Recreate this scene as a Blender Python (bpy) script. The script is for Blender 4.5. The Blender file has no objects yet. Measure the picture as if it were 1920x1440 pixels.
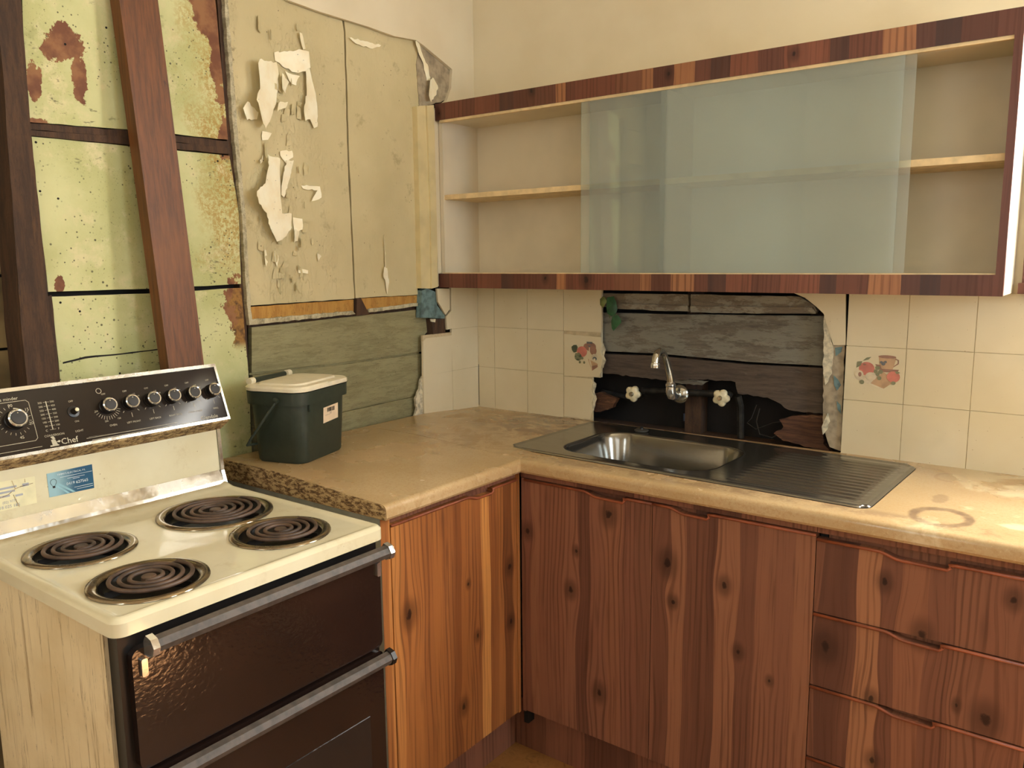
import bpy, bmesh, math, random
from mathutils import Vector, Matrix, noise as mnoise
random.seed(7)
PI = math.pi
C = bpy.context.scene.collection
S = bpy.context.scene

# ------------------------------------------------------------------ camera
def setup_camera():
    yaw, pitch, roll, f = -0.6458, 0.1510, -0.0094, 1514.2
    cy, sy = math.cos(yaw), math.sin(yaw)
    fw = Vector((sy*math.cos(pitch), cy*math.cos(pitch), -math.sin(pitch)))
    r = Vector((cy, -sy, 0)); u = r.cross(fw)
    c, s = math.cos(roll), math.sin(roll)
    r2 = c*r + s*u; u2 = -s*r + c*u
    cam = bpy.data.cameras.new('camera'); o = bpy.data.objects.new('camera', cam); C.objects.link(o)
    m = Matrix(((r2.x, u2.x, -fw.x, 1.9003), (r2.y, u2.y, -fw.y, -2.3145), (r2.z, u2.z, -fw.z, 1.4383), (0, 0, 0, 1)))
    o.matrix_world = m
    cam.sensor_fit = 'HORIZONTAL'; cam.sensor_width = 36; cam.lens = f/1920*36
    cam.clip_start = .05
    S.camera = o
setup_camera()
# ------------------------------------------------------------------ light
S.view_settings.view_transform = 'Standard'; S.view_settings.look = 'None'
S.view_settings.gamma = 1; S.view_settings.use_curve_mapping = False
S.view_settings.exposure = 0.06
w = bpy.data.worlds.new('sky'); S.world = w; w.use_nodes = True
bg = w.node_tree.nodes['Background']; bg.inputs[0].default_value = (.72, .84, 1, 1); bg.inputs[1].default_value = 2.2
def area(name, loc, target, sx, sy, power, col, spread=PI):
    l = bpy.data.lights.new(name, 'AREA'); l.shape = 'RECTANGLE'; l.size = sx; l.size_y = sy
    l.energy = power; l.color = col; l.spread = spread
    o = bpy.data.objects.new(name, l); C.objects.link(o); o.location = loc
    o.rotation_euler = (Vector(target)-Vector(loc)).to_track_quat('-Z', 'Y').to_euler()
    return o
# daylight through the window beside the wall cupboard
area('window_daylight', (2.15, .14, 1.86), (1.65, -1.5, 1.4), .70, .84, 66, (1.0, .97, .90))
# added fill lamp behind and to the right of the camera, no opening there
area('room_fill', (3.25, -2.9, 1.75), (0, -1.6, 1.1), 1.5, 1.7, 17, (.86, .95, 1.0))
area('back_fill', (1.0, -3.9, 1.9), (1.0, 0, 1.2), .30, 1.1, 9, (.82, .93, 1.0))  # added fill lamp in front of the closed back wall, no doorway
area('side_cool_fill', (3.36, -.92, 1.70), (0, -1.1, 1.3), .48, .82, 20, (.66, .84, 1.0))  # added fill lamp to cool the tone of the right-hand wall
sn = bpy.data.lights.new('sun', 'SUN'); sn.energy = 100; sn.angle = .012; sn.color = (1, .88, .70)
so = bpy.data.objects.new('sun', sn); C.objects.link(so)
so.rotation_euler = Vector((-1.0, -.08, -1.75)).to_track_quat('-Z', 'Y').to_euler()

# ------------------------------------------------------------------ node helpers
class NT:
    def __init__(s, name, rough=.5, coords='world', metallic=0, bump=None):
        s.m = bpy.data.materials.new(name); s.m.use_nodes = True
        s.t = s.m.node_tree; s.b = s.t.nodes['Principled BSDF']
        s.b.inputs['Roughness'].default_value = rough; s.b.inputs['Metallic'].default_value = metallic
        if coords == 'world':
            s.P = s.t.nodes.new('ShaderNodeNewGeometry').outputs['Position']
        else:
            s.P = s.t.nodes.new('ShaderNodeTexCoord').outputs['Object']
        q = s.t.nodes.new('ShaderNodeSeparateXYZ'); s.t.links.new(s.P, q.inputs[0])
        s.x, s.y, s.z = q.outputs
    def put(s, sock, v):
        if isinstance(v, bpy.types.NodeSocket): s.t.links.new(v, sock)
        elif v is not None:
            if isinstance(v, (tuple, list)) and len(v) == 3 and sock.type == 'RGBA': v = (*v, 1)
            sock.default_value = v
    def ma(s, op, a, b=None, c=None, clamp=False):
        n = s.t.nodes.new('ShaderNodeMath'); n.operation = op; n.use_clamp = clamp
        s.put(n.inputs[0], a); s.put(n.inputs[1], b); s.put(n.inputs[2], c); return n.outputs[0]
    def add(s, a, b): return s.ma('ADD', a, b)
    def sub(s, a, b): return s.ma('SUBTRACT', a, b)
    def mul(s, a, b): return s.ma('MULTIPLY', a, b)
    def vec(s, a, b, c=0):
        n = s.t.nodes.new('ShaderNodeCombineXYZ'); s.put(n.inputs[0], a); s.put(n.inputs[1], b); s.put(n.inputs[2], c); return n.outputs[0]
    def sc(s, v, k):
        n = s.t.nodes.new('ShaderNodeVectorMath'); n.operation = 'MULTIPLY'; s.put(n.inputs[0], v); n.inputs[1].default_value = k; return n.outputs[0]
    def noise(s, v, scale, detail=3, rough=.55, dist=0):
        n = s.t.nodes.new('ShaderNodeTexNoise'); s.put(n.inputs['Vector'], v)
        n.inputs['Scale'].default_value = scale; n.inputs['Detail'].default_value = detail
        n.inputs['Roughness'].default_value = rough; n.inputs['Distortion'].default_value = dist; return n.outputs[0]
    def vor(s, v, scale, feature='F1', out=0):
        n = s.t.nodes.new('ShaderNodeTexVoronoi'); n.feature = feature; s.put(n.inputs['Vector'], v); n.inputs['Scale'].default_value = scale
        return n.outputs[out]
    def vor1(s, wv, scale):
        n = s.t.nodes.new('ShaderNodeTexVoronoi'); n.voronoi_dimensions = '1D'; s.put(n.inputs['W'], wv); n.inputs['Scale'].default_value = scale
        q = s.t.nodes.new('ShaderNodeSeparateColor'); s.t.links.new(n.outputs['Color'], q.inputs[0]); return q.outputs[0]
    def ss(s, v, a, b):
        n = s.t.nodes.new('ShaderNodeMapRange'); n.interpolation_type = 'SMOOTHSTEP'; s.put(n.inputs[0], v)
        n.inputs[1].default_value = min(a, b); n.inputs[2].default_value = max(a, b)
        n.inputs[3].default_value = 0 if a < b else 1; n.inputs[4].default_value = 1 if a < b else 0
        return n.outputs[0]
    def ramp(s, v, stops, const=False):
        n = s.t.nodes.new('ShaderNodeValToRGB'); s.put(n.inputs[0], v); e = n.color_ramp.elements
        if const: n.color_ramp.interpolation = 'CONSTANT'
        while len(e) < len(stops): e.new(.5)
        for k, (p, c) in enumerate(stops): e[k].position = p; e[k].color = (*lin(c), 1)
        return n.outputs[0]
    def mix(s, f, a, b, mode='MIX'):
        n = s.t.nodes.new('ShaderNodeMix'); n.data_type = 'RGBA'; n.blend_type = mode
        s.put(n.inputs[0], f); s.put(n.inputs[6], lin(a) if isinstance(a, tuple) else a); s.put(n.inputs[7], lin(b) if isinstance(b, tuple) else b)
        return n.outputs[2]
    def col(s, c): s.put(s.b.inputs['Base Color'], lin(c) if isinstance(c, tuple) else c); return s
    def rough(s, v): s.put(s.b.inputs['Roughness'], v); return s
    def bump(s, h, strength=.3, dist=.002):
        n = s.t.nodes.new('ShaderNodeBump'); s.put(n.inputs['Height'], h); n.inputs['Strength'].default_value = strength
        n.inputs['Distance'].default_value = dist; s.t.links.new(n.outputs[0], s.b.inputs['Normal']); return s
def lin(c):
    if max(c[:3]) > 1.001: c = tuple(v/255 for v in c[:3])
    return tuple(v/12.92 if v <= .04045 else ((v+.055)/1.055)**2.4 for v in c[:3])
def plain(name, c, rough=.5, metallic=0, spec=.5, var=.12, sc=30):
    n = NT(name, rough, 'obj', metallic)
    f = n.noise(n.P, sc, 3); c2 = tuple(v*(1-var) for v in c)
    n.col(n.mix(n.ss(f, .35, .7), tuple(c), c2)); n.b.inputs['Specular IOR Level'].default_value = spec
    return n.m

# ------------------------------------------------------------------ materials
def wood_laminate(name, axis, knots=(), pal=0, strip=16, seed=0., lines=1.0, vaxis='z'):
    n = NT(name, .38)
    u = {'x': n.x, 'y': n.y}[axis]; v = n.z
    dark = None
    for (uk, vk, r) in knots:
        du = n.sub(u, uk); dv = n.sub(v, vk)
        du2 = n.mul(du, du); dv2 = n.mul(dv, dv)
        g = n.ma('EXPONENT', n.mul(n.add(n.mul(du2, 1/(2.6*r)**2), n.mul(dv2, 1/(6*r)**2)), -1))
        u = n.sub(u, n.mul(n.mul(du, g), .75))
        jit = n.mul(n.noise(n.P, 90, 2), .9*r)
        d = n.ma('SQRT', n.add(n.mul(du2, 1.3), n.mul(dv2, .62)))
        k = n.ss(n.add(d, jit), 1.6*r, .75*r)
        h = n.mul(n.ss(d, 3.0*r, .8*r), .55)
        k = n.ma('MAXIMUM', k, h)
        dark = k if dark is None else n.ma('MAXIMUM', dark, k)
    wob = n.mul(n.sub(n.noise(n.vec(n.mul(u, 5), n.mul(v, 1.5), seed), 1.0, 2), .5), .035)
    uw = n.add(u, wob)
    uws = n.add(uw, seed)
    st = n.vor1(uws, strip)
    pals = [  # first palette brighter and oranger, putting window light into the left door
        [(0, (104, 60, 34)), (.1, (128, 76, 42)), (.3, (158, 98, 52)), (.45, (140, 84, 46)), (.6, (170, 108, 58)), (.78, (148, 90, 48)), (.9, (176, 114, 62)), (1, (216, 152, 84))],
        [(0, (88, 54, 44)), (.2, (126, 76, 58)), (.4, (70, 48, 44)), (.6, (136, 82, 62)), (.8, (98, 60, 50)), (.93, (176, 122, 82)), (1, (160, 108, 74))],
        [(0, (96, 62, 50)), (.15, (122, 80, 62)), (.3, (142, 94, 70)), (.45, (116, 76, 60)), (.6, (150, 102, 76)), (.78, (128, 84, 66)), (.9, (140, 92, 70)), (1, (164, 114, 82))]]
    base = n.ramp(st, pals[pal])
    soft = n.noise(n.vec(n.mul(uws, 26), n.mul(v, .9), seed), 1, 3)
    base = n.mix(n.mul(n.ss(soft, .4, .8), .45), base, (176, 114, 64), 'MIX') if pal == 0 else n.mix(n.mul(n.ss(soft, .42, .8), .35), base, (150, 100, 76) if pal == 2 else (128, 80, 62))
    ring = n.ma('SINE', n.add(n.mul(uws, 420*lines), n.mul(n.noise(n.vec(n.mul(uws, 14), n.mul(v, 1.3), seed+3), 1, 2), 16)))
    rl = n.ss(ring, .15, .95)
    amt = n.mul(n.ss(n.noise(n.vec(n.mul(uws, 18), n.mul(v, 2), seed+9), 1, 2), .38, .62), .5)
    base = n.mix(n.mul(rl, amt), base, (78, 44, 30))
    fine = n.noise(n.vec(n.mul(uws, 260), n.mul(v, 5), seed), 1, 3)
    base = n.mix(n.mul(n.ss(fine, .52, .75), .45), base, (70, 40, 28))
    dk = n.noise(n.vec(n.mul(uws, 20), n.mul(v, 3.2), seed+5), 1, 2)
    base = n.mix(n.mul(n.ss(dk, .62, .8), .5), base, (72, 42, 32))
    if dark is not None: base = n.mix(n.mul(dark, .9), base, (30, 16, 14))
    n.col(base); n.b.inputs['Specular IOR Level'].default_value = .35
    n.bump(fine, .05, .001)
    return n.m
def cream_wall():
    n = NT('cream_wall_paint', .75)
    f = n.noise(n.P, 3, 4); g = n.noise(n.P, 60, 3)
    n.col(n.mix(n.ss(f, .3, .75), (228, 216, 188), (219, 205, 174))); n.bump(g, .08, .002); return n.m
def tile_mat():
    n = NT('cream_glazed_tile', .22)
    f = n.noise(n.P, 2.5, 4)
    c = n.mix(n.ss(f, .3, .7), (226, 212, 180), (216, 200, 164))
    n.col(n.mix(n.ss(n.noise(n.P, 160, 2), .74, .8), c, (150, 120, 80))); n.b.inputs['Specular IOR Level'].default_value = .35
    n.bump(n.noise(n.P, 25, 2), .06, .003); return n.m
def green_paint():
    n = NT('pale_green_flaking_paint', .72)
    c = n.mix(n.ss(n.noise(n.P, 5, 5), .3, .7), (208, 206, 152), (184, 184, 124))
    c = n.mix(n.ss(n.noise(n.P, 16, 5, .7), .5, .72), c, (214, 204, 156))
    # rusty yellow damp stain towards the right hand edge (y = -1.0) above z 1.4
    edge = n.ss(n.add(n.y, n.mul(n.sub(n.noise(n.P, 12, 5), .5), .22)), -1.13, -1.03)
    up = n.ss(n.z, 1.36, 1.5)
    st = n.mul(n.mul(edge, up), n.ss(n.noise(n.P, 120, 3, .7), .38, .6))
    c = n.mix(n.mul(st, .8), c, (170, 132, 54))
    # small black mould specks
    sp = n.ma('MAXIMUM', n.ss(n.vor(n.P, 38), .13, .07), n.ss(n.vor(n.P, 80), .2, .1))
    sp = n.mul(sp, n.ss(n.noise(n.P, 7, 3), .44, .56))
    c = n.mix(n.mul(sp, .85), c, (50, 44, 26))
    s2 = n.mul(n.ss(n.noise(n.P, 230, 3, .8), .63, .68), n.ss(n.noise(n.P, 5, 3), .44, .6)); c = n.mix(n.mul(s2, .7), c, (84, 76, 42))
    sm = n.mul(n.ss(n.noise(n.sc(n.P, (1, 22, 60)), 1, 4, .7), .58, .68), n.ss(n.noise(n.P, 4, 2), .5, .62))
    c = n.mix(n.mul(sm, .8), c, (74, 66, 42))
    gr = n.ss(n.noise(n.P, 9, 5, .7), .6, .78)
    c = n.mix(n.mul(gr, .7), c, (132, 128, 78))
    # bare red brown board where the paint is gone
    def blob(y0, z0, ry, rz, amp=.6):
        a = n.mul(n.sub(n.y, y0), 1/ry); b = n.mul(n.sub(n.z, z0), 1/rz)
        d = n.ma('SQRT', n.add(n.mul(a, a), n.mul(b, b)))
        d = n.add(d, n.mul(n.sub(n.noise(n.P, 17, 6, .72), .5), amp*4.6))
        return n.ss(d, 1.04, .98)
    m = blob(-1.405, 1.925, .045, .035); 
    for b in ((-1.375, 1.855, .017, .06), (-1.475, 1.83, .014, .05), (-1.485, 1.74, .035, .02), (-1.015, 1.98, .022, .11), (-1.035, 2.08, .05, .055), (-1.01, 1.76, .02, .05), (-1.01, 1.335, .035, .07), (-1.46, 1.395, .012, .02)):
        m = n.ma('MAXIMUM', m, blob(*b))
    bare = n.mix(n.ss(n.noise(n.P, 24, 4), .35, .65), (146, 100, 62), (112, 66, 40))
    c = n.mix(m, c, bare)
    low = n.ss(n.add(n.mul(n.sub(n.y, -1.035), 12), n.mul(n.sub(n.noise(n.P, 26, 5, .7), .5), 2.2)), .2, .3)
    low = n.mul(low, n.ss(n.add(n.z, n.mul(n.noise(n.P, 20, 3), .08)), 1.42, 1.40)); low = n.mul(low, n.ss(n.z, 1.2, 1.23))
    c = n.mix(low, c, n.ramp(n.noise(n.P, 45, 4), [(.35, (84, 56, 26)), (.55, (156, 112, 52)), (.7, (120, 84, 40))]))
    n.col(c); n.bump(n.add(n.noise(n.P, 60, 4), n.mul(m, -1.2)), .35, .003); return n.m
def peeling_paint():
    n = NT('beige_cracked_paint', .7)
    c = n.mix(n.ss(n.noise(n.P, 4, 5), .3, .7), (210, 195, 152), (196, 181, 138))
    c = n.mix(n.mul(n.ss(n.noise(n.P, 14, 5, .7), .58, .72), .5), c, (148, 132, 92))
    sp = n.mul(n.ss(n.vor(n.P, 55), .12, .05), n.ss(n.noise(n.P, 9, 2), .54, .6))
    c = n.mix(n.mul(sp, .8), c, (60, 46, 28))
    # darker dirt along the left and lower edges
    e = n.ss(n.add(n.y, n.mul(n.noise(n.P, 30, 4), .02)), -.972, -.985)
    c = n.mix(n.mul(e, .8), c, (120, 112, 88))
    dd = n.mul(n.ss(n.noise(n.P, 70, 4, .8), .55, .65), n.ss(n.y, -.955, -.985)); c = n.mix(dd, c, (84, 58, 32))
    n.col(c)
    cr = n.noise(n.sc(n.P, (1, 2.5, 1)), 24, 5, .7, .8)
    crk = n.mul(n.ss(n.ma('ABSOLUTE', n.sub(cr, .5)), .02, 0), n.mul(n.ss(n.y, -.62, -.72), n.ss(n.noise(n.P, 6, 2), .42, .55)))
    n.bump(n.add(n.mul(crk, -1.6), n.add(n.mul(cr, .45), n.mul(n.noise(n.P, 10, 3), 1.2))), .5, .004); return n.m
def flake_mat():
    n = NT('curled_paint_flake', .6)
    c = n.mix(n.ss(n.noise(n.P, 18, 4), .35, .7), (252, 244, 216), (246, 232, 196)); n.col(n.mix(n.ss(n.vor(n.P, 48), .08, .03), c, (80, 60, 40)))
    n.bump(n.noise(n.P, 60, 4), .25, .002); return n.m
def weathered(name, a, b, paint, amount=.5, sxyz=(1, 1, 9), speck=.6):
    n = NT(name, .8)
    g = n.noise(n.sc(n.P, sxyz), 9, 6, .75, .3)
    c = n.mix(n.ss(g, .35, .65), a, b)
    pm = n.ss(n.noise(n.sc(n.P, (sxyz[0], sxyz[1], sxyz[2]*.45)), 6.5, 6, .75), 1-amount-.03, 1-amount+.05)
    c = n.mix(n.mul(pm, .6), c, paint)
    f = n.noise(n.sc(n.P, (sxyz[0]*2, sxyz[1]*2, sxyz[2]*6)), 14, 5, .75)
    c = n.mix(n.mul(n.ss(f, .55, .7), .55), c, (40, 34, 26))
    sp = n.mul(n.ss(n.vor(n.P, 60), .12, .05), n.ss(n.noise(n.P, 8, 2), .5, .6))
    c = n.mix(n.mul(sp, speck), c, (44, 30, 18))
    n.col(c); n.bump(n.add(f, n.mul(pm, .8)), .5, .004); return n.m
def countertop_mat():
    n = NT('beige_worktop_laminate', .42)
    c = n.mix(n.ss(n.noise(n.P, 3.5, 5), .3, .7), (198, 170, 128), (182, 152, 108))
    c = n.mix(n.mul(n.ss(n.noise(n.P, 150, 3, .7), .45, .68), .5), c, (176, 138, 90))
    c = n.mix(n.mul(n.ss(n.noise(n.P, 330, 2), .62, .74), .4), c, (226, 204, 160))
    def spot(x0, y0, r, a=1.0, nz=.5, sc=20):
        dx = n.sub(n.x, x0); dy = n.mul(n.sub(n.y, y0), a)
        d = n.ma('SQRT', n.add(n.mul(dx, dx), n.mul(dy, dy)))
        return n.add(n.mul(d, 1/r), n.mul(n.sub(n.noise(n.P, sc, 5, .65), .5), nz*2))
    # smoky grey-brown marks between the corner and the sink
    m = n.mul(n.ss(spot(.42, -.15, .22, .8, .15), 1.25, .5), n.ss(n.noise(n.P, 15, 5, .7, .6), .40, .58))
    c = n.mix(n.mul(m, .8), c, (120, 90, 66))
    m = n.mul(n.ss(spot(.36, -.36, .24, .7, .15), 1.25, .5), n.ss(n.noise(n.P, 12, 5, .7, .6), .44, .6))
    c = n.mix(n.mul(m, .55), c, (150, 116, 80))
    # ring stain and marks right of the sink
    d = spot(1.635, -.474, .052, .85, .18, 30)
    m = n.mul(n.ss(n.ma('ABSOLUTE', n.sub(d, 1.0)), .30, .08), n.add(.4, n.noise(n.P, 40, 3)))
    c = n.mix(n.mul(m, .85), c, (116, 90, 68))
    d = spot(1.60, -.12, .03, .8, .2, 30); c = n.mix(n.mul(n.ss(n.ma('ABSOLUTE', n.sub(d, 1.1)), .25, .05), .4), c, (150, 110, 76))
    d = spot(1.61, -.33, .02, .4, .5, 40); c = n.mix(n.mul(n.ss(d, 1.0, .6), .45), c, (120, 92, 70))
    pale_mask = n.mul(n.ss(n.noise(n.P, 6, 5, .6, .5), .5, .6), n.ss(n.x, 1.45, 1.7)); c = n.mix(n.mul(pale_mask, .55), c, (232, 216, 178))  # patchy paler tone towards the right end
    # grime beside the sink lip and small chips
    ed = n.mul(n.ss(n.y, -.49, -.52), n.mul(n.ss(n.y, -.565, -.54), n.ss(n.x, .55, .62)))
    c = n.mix(n.mul(n.mul(ed, n.ss(n.noise(n.P, 16, 5, .7), .42, .6)), .6), c, (140, 112, 84))
    sp = n.mul(n.ss(n.vor(n.P, 45), .10, .05), n.ss(n.noise(n.P, 6, 2), .55, .6)); c = n.mix(n.mul(sp, .8), c, (90, 60, 36))
    n.col(c); n.bump(n.noise(n.P, 220, 2), .1, .001)
    n.rough(n.mix(n.ss(n.noise(n.P, 6, 4), .4, .7), (.42, .42, .42), (.66, .66, .66))); return n.m
def grime_edge():
    n = NT('grimy_edge_strip', .8)
    n.col(n.ramp(n.noise(n.sc(n.P, (1, 1, 2.5)), 55, 6, .8), [(.34, (52, 34, 18)), (.46, (110, 80, 46)), (.55, (190, 160, 112)), (.75, (204, 178, 130))])); return n.m
def enamel(name='cream_enamel', grime=True):
    n = NT(name, .16)
    c = n.mix(n.ss(n.noise(n.P, 5, 4), .3, .7), (224, 216, 186), (214, 203, 168))
    if grime:
        c = n.mix(n.mul(n.ss(n.noise(n.P, 9, 6, .75), .55, .75), .35), c, (178, 150, 98))
        # cooked-on dirt at the back against the splashback
        b = n.ss(n.add(n.x, n.mul(n.noise(n.P, 14, 4), .05)), .225, .19); c = n.mix(n.mul(b, n.mul(n.ss(n.z, .93, .91), .7)), c, (150, 122, 76))
        sp = n.mul(n.ss(n.vor(n.P, 60), .09, .04), n.ss(n.noise(n.P, 7, 2), .53, .6)); c = n.mix(n.mul(sp, .7), c, (120, 84, 44))
    n.col(c); n.rough(n.mix(n.ss(n.noise(n.P, 12, 4), .45, .7), (.14,)*3, (.5,)*3)); return n.m
def stove_side():
    n = NT('stained_cooker_side', .6)
    c = n.mix(n.ss(n.noise(n.P, 5, 4), .3, .7), (226, 208, 170), (206, 184, 140))
    s1 = n.noise(n.sc(n.P, (30, 30, 1.6)), 2.2, 6, .75, .4)
    c = n.mix(n.mul(n.ss(s1, .52, .68), .75), c, (136, 106, 66))
    s2 = n.noise(n.sc(n.P, (30, 30, 6)), 4, 6, .8); c = n.mix(n.mul(n.ss(s2, .6, .7), .8), c, (84, 62, 38))
    n.col(c); return n.m
def brown_enamel():
    n = NT('dark_brown_textured_enamel', .13)
    n.col(n.mix(n.ss(n.noise(n.P, 8, 4), .3, .7), (38, 25, 20), (30, 20, 17)))
    n.bump(n.noise(n.sc(n.P, (1, 1, 1.4)), 95, 2, .4, .4), .18, .0022); n.b.inputs['Specular IOR Level'].default_value = .8
    return n.m
def steel(name, rough=.32, c=(176, 172, 162), dirt=.5, s=(1, 1, 1), vr=.3):
    n = NT(name, rough, 'world', .9)
    g = n.noise(n.sc(n.P, s), 14, 6, .7)
    n.col(n.mix(n.mul(n.ss(g, .4, .7), dirt), c, (112, 104, 92)))
    n.rough(n.mix(n.ss(g, .35, .7), (rough,)*3, (min(1, rough+vr),)*3)); n.bump(n.noise(n.P, 120, 3), .05, .001); return n.m
def glass_pane():
    m = bpy.data.materials.new('sliding_cupboard_glass'); m.use_nodes = True; t = m.node_tree; t.nodes.clear()
    out = t.nodes.new('ShaderNodeOutputMaterial'); tr = t.nodes.new('ShaderNodeBsdfTransparent'); tr.inputs[0].default_value = (.955, .982, .965, 1)
    gl = t.nodes.new('ShaderNodeBsdfGlossy'); gl.inputs['Roughness'].default_value = .015; gl.inputs[0].default_value = (.95, 1, .97, 1)
    fr = t.nodes.new('ShaderNodeFresnel'); fr.inputs[0].default_value = 1.52
    mx = t.nodes.new('ShaderNodeMixShader'); t.links.new(fr.outputs[0], mx.inputs[0]); t.links.new(tr.outputs[0], mx.inputs[1]); t.links.new(gl.outputs[0], mx.inputs[2])
    # pale bluish film: dust plus the veil of reflected light painted in
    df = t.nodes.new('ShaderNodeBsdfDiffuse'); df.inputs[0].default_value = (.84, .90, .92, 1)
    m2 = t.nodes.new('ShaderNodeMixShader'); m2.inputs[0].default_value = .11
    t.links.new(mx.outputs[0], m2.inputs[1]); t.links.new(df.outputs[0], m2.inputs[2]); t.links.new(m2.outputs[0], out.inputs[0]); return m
def floor_mat():
    n = NT('worn_brown_lino', .45)
    n.col(n.ramp(n.noise(n.sc(n.P, (1, 1, 1)), 14, 6, .7, 1.5), [(.3, (104, 66, 32)), (.5, (158, 108, 58)), (.7, (132, 86, 44))])); return n.m
def card_mat():
    n = NT('blue_business_card_print', .35)
    d = n.add(n.mul(n.sub(n.y, -1.597), 12), n.mul(n.sub(n.noise(n.P, 30, 3), .5), .3))
    n.col(n.mix(n.ss(d, .1, .75), (150, 186, 196), (16, 78, 110))); return n.m

WL_left = wood_laminate('knotty_laminate_left_door', 'y', [(-1.008, .605, .016), (-.612, .60, .012), (-.755, .452, .008), (-.79, .609, .006), (-.817, .278, .012), (-.609, .438, .010)], 0, 27, 1.3)
WL_d1 = wood_laminate('knotty_laminate_sink_door', 'x', [(.888, .791, .015), (.773, .557, .012), (.79, .671, .007), (.865, .289, .013), (.63, .695, .011)], 2, 24, 4.7)
WL_d2 = wood_laminate('knotty_laminate_middle_door', 'x', [(1.057, .697, .016), (1.204, .674, .011), (1.243, .519, .009), (1.07, .60, .008), (1.32, .47, .006)], 2, 24, 8.1)
WL_dr = wood_laminate('knotty_laminate_drawers', 'x', [(1.553, .767, .010), (1.441, .59, .017), (1.753, .527, .017), (1.782, .786, .010), (1.629, .672, .014), (1.54, .50, .010), (1.71, .54, .007), (1.55, .36, .010)], 2, 20, 12.4)
WL_trim = wood_laminate('knotty_laminate_trim', 'x', [(.02, 1.93, .006), (.40, 1.955, .009), (.86, 1.94, .007), (.45, 1.385, .008), (.60, 1.38, .014), (1.2, 1.94, .008)], 1, 17, 20.3)
WL_rail = wood_laminate('dark_wood_rail', 'x', [], 2, 6, 2.2)
WL_raily = wood_laminate('dark_wood_rail_side', 'y', [], 2, 6, 2.9)
YCREAM = plain('yellowed_cream_gloss', (222, 204, 154), .5, var=.08, sc=10)
LIP = plain('red_brown_edge_lip', (158, 84, 52), .45, var=.25, sc=18)
CREAM = cream_wall(); TILE = tile_mat(); GREEN = green_paint(); PEEL = peeling_paint(); FLAKE = flake_mat()
GROUT = plain('dirty_grout', (206, 186, 148), .9)
WBL = weathered('olive_weatherboard', (138, 130, 94), (160, 152, 112), (166, 158, 118), .5, (1, 1, 8))
WBR = weathered('grey_weathered_board', (104, 94, 82), (128, 118, 102), (150, 148, 132), .52, (1, 1, 8), .3)
WBR2 = weathered('dark_weathered_board', (76, 64, 56), (102, 86, 72), (120, 112, 98), .38, (1, 1, 10), .3)
MOULD = weathered('old_moulding_paint', (142, 128, 106), (122, 108, 92), (172, 166, 148), .5, (1, 1, 5), .3)
ROT = weathered('rotten_timber', (110, 72, 48), (70, 44, 32), (140, 100, 70), .4, (1, 1, 14), .3)
DARK = plain('dark_cavity_board', (30, 24, 20), .9, var=.4, sc=12)
BROWNW = weathered('brown_framing_timber', (84, 58, 38), (58, 40, 28), (104, 74, 48), .4, (6, 6, .8), .3)
REDW = None
def red_timber():
    n = NT('red_brown_loose_timber', .55)
    g = n.noise(n.sc(n.P, (60, 60, 3)), 2.0, 5, .7)
    c = n.mix(n.ss(g, .3, .7), (118, 68, 28), (84, 47, 18))
    c = n.mix(n.mul(n.ss(n.noise(n.P, 4, 3), .5, .7), .4), c, (134, 80, 34))
    k = n.noise(n.sc(n.P, (14, 14, 3)), 2.4, 3, .6, 1.2); c = n.mix(n.mul(n.ss(k, .66, .74), .7), c, (44, 22, 16))
    n.col(c); n.bump(g, .25, .002); return n.m
REDW = red_timber()
YEL = weathered('ochre_bare_board', (192, 146, 72), (168, 120, 56), (182, 150, 90), .35, (1, 5, 1), .5)
WHITEEDGE = weathered('chalky_white_edge', (196, 184, 152), (150, 140, 112), (214, 204, 172), .5, (1, 4, 4), .5)
PLAST = plain('torn_grey_plaster', (176, 160, 134), .9, var=.2, sc=40)
TORN = plain('torn_white_paper', (226, 214, 184), .85, var=.25, sc=60)
BLUE = plain('old_blue_paint', (112, 138, 138), .7, var=.3, sc=45)
WHITE_IN = plain('cream_melamine', (226, 212, 184), .5, var=.06, sc=4)
SHELFEDGE = plain('pale_timber_shelf_edge', (234, 206, 156), .55, var=.1)
CTOP = countertop_mat(); GRIME = grime_edge(); ENAM = enamel(); SIDE = stove_side(); BROWN = brown_enamel()
STEEL = steel('dull_stainless_steel', .44, (146, 142, 134), .22, (1, 3, 1), .06); CHROME = steel('chrome', .2, (226, 224, 218), .12); ALU = steel('pale_aluminium_strip', .36, (184, 180, 172), .25); CHROMED = steel('worn_chrome', .22, (190, 186, 172), .5)
BLACKPL = plain('black_plastic', (26, 22, 20), .35, var=.2); BLACKGL = plain('black_glass_fascia', (42, 34, 30), .08, var=.08, sc=4)
PANELF = plain('brown_black_fascia', (46, 38, 33), .10, spec=.22, var=.1, sc=6)
COIL = plain('heating_coil', (96, 73, 58), .5, metallic=.0, var=.35, sc=22); SOOT = plain('sooty_drip_bowl', (24, 19, 16), .4, metallic=.3, var=.4, sc=20)
RINGM = steel('stained_trim_ring', .30, (156, 138, 112), .7)
HANDLEB = plain('scuffed_brown_handle', (82, 71, 62), .55, var=.25, sc=60)
GREYL = plain('grey_laminate', (150, 150, 138), .6, var=.1)
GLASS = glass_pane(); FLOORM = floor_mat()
BIN = plain('dark_green_plastic', (48, 56, 46), .42, var=.1, sc=60); LID = plain('cream_plastic_lid', (238, 226, 196), .42, var=.05)
PRINT = plain('pale_print', (196, 186, 160), .5); PRINTW = plain('white_print', (226, 236, 238), .5); PRINTB = plain('grey_blue_print', (168, 170, 178), .7)
STICK = plain('white_sticker', (240, 214, 180), .6, var=.04); INK = plain('black_ink', (30, 26, 24), .6)
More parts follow.
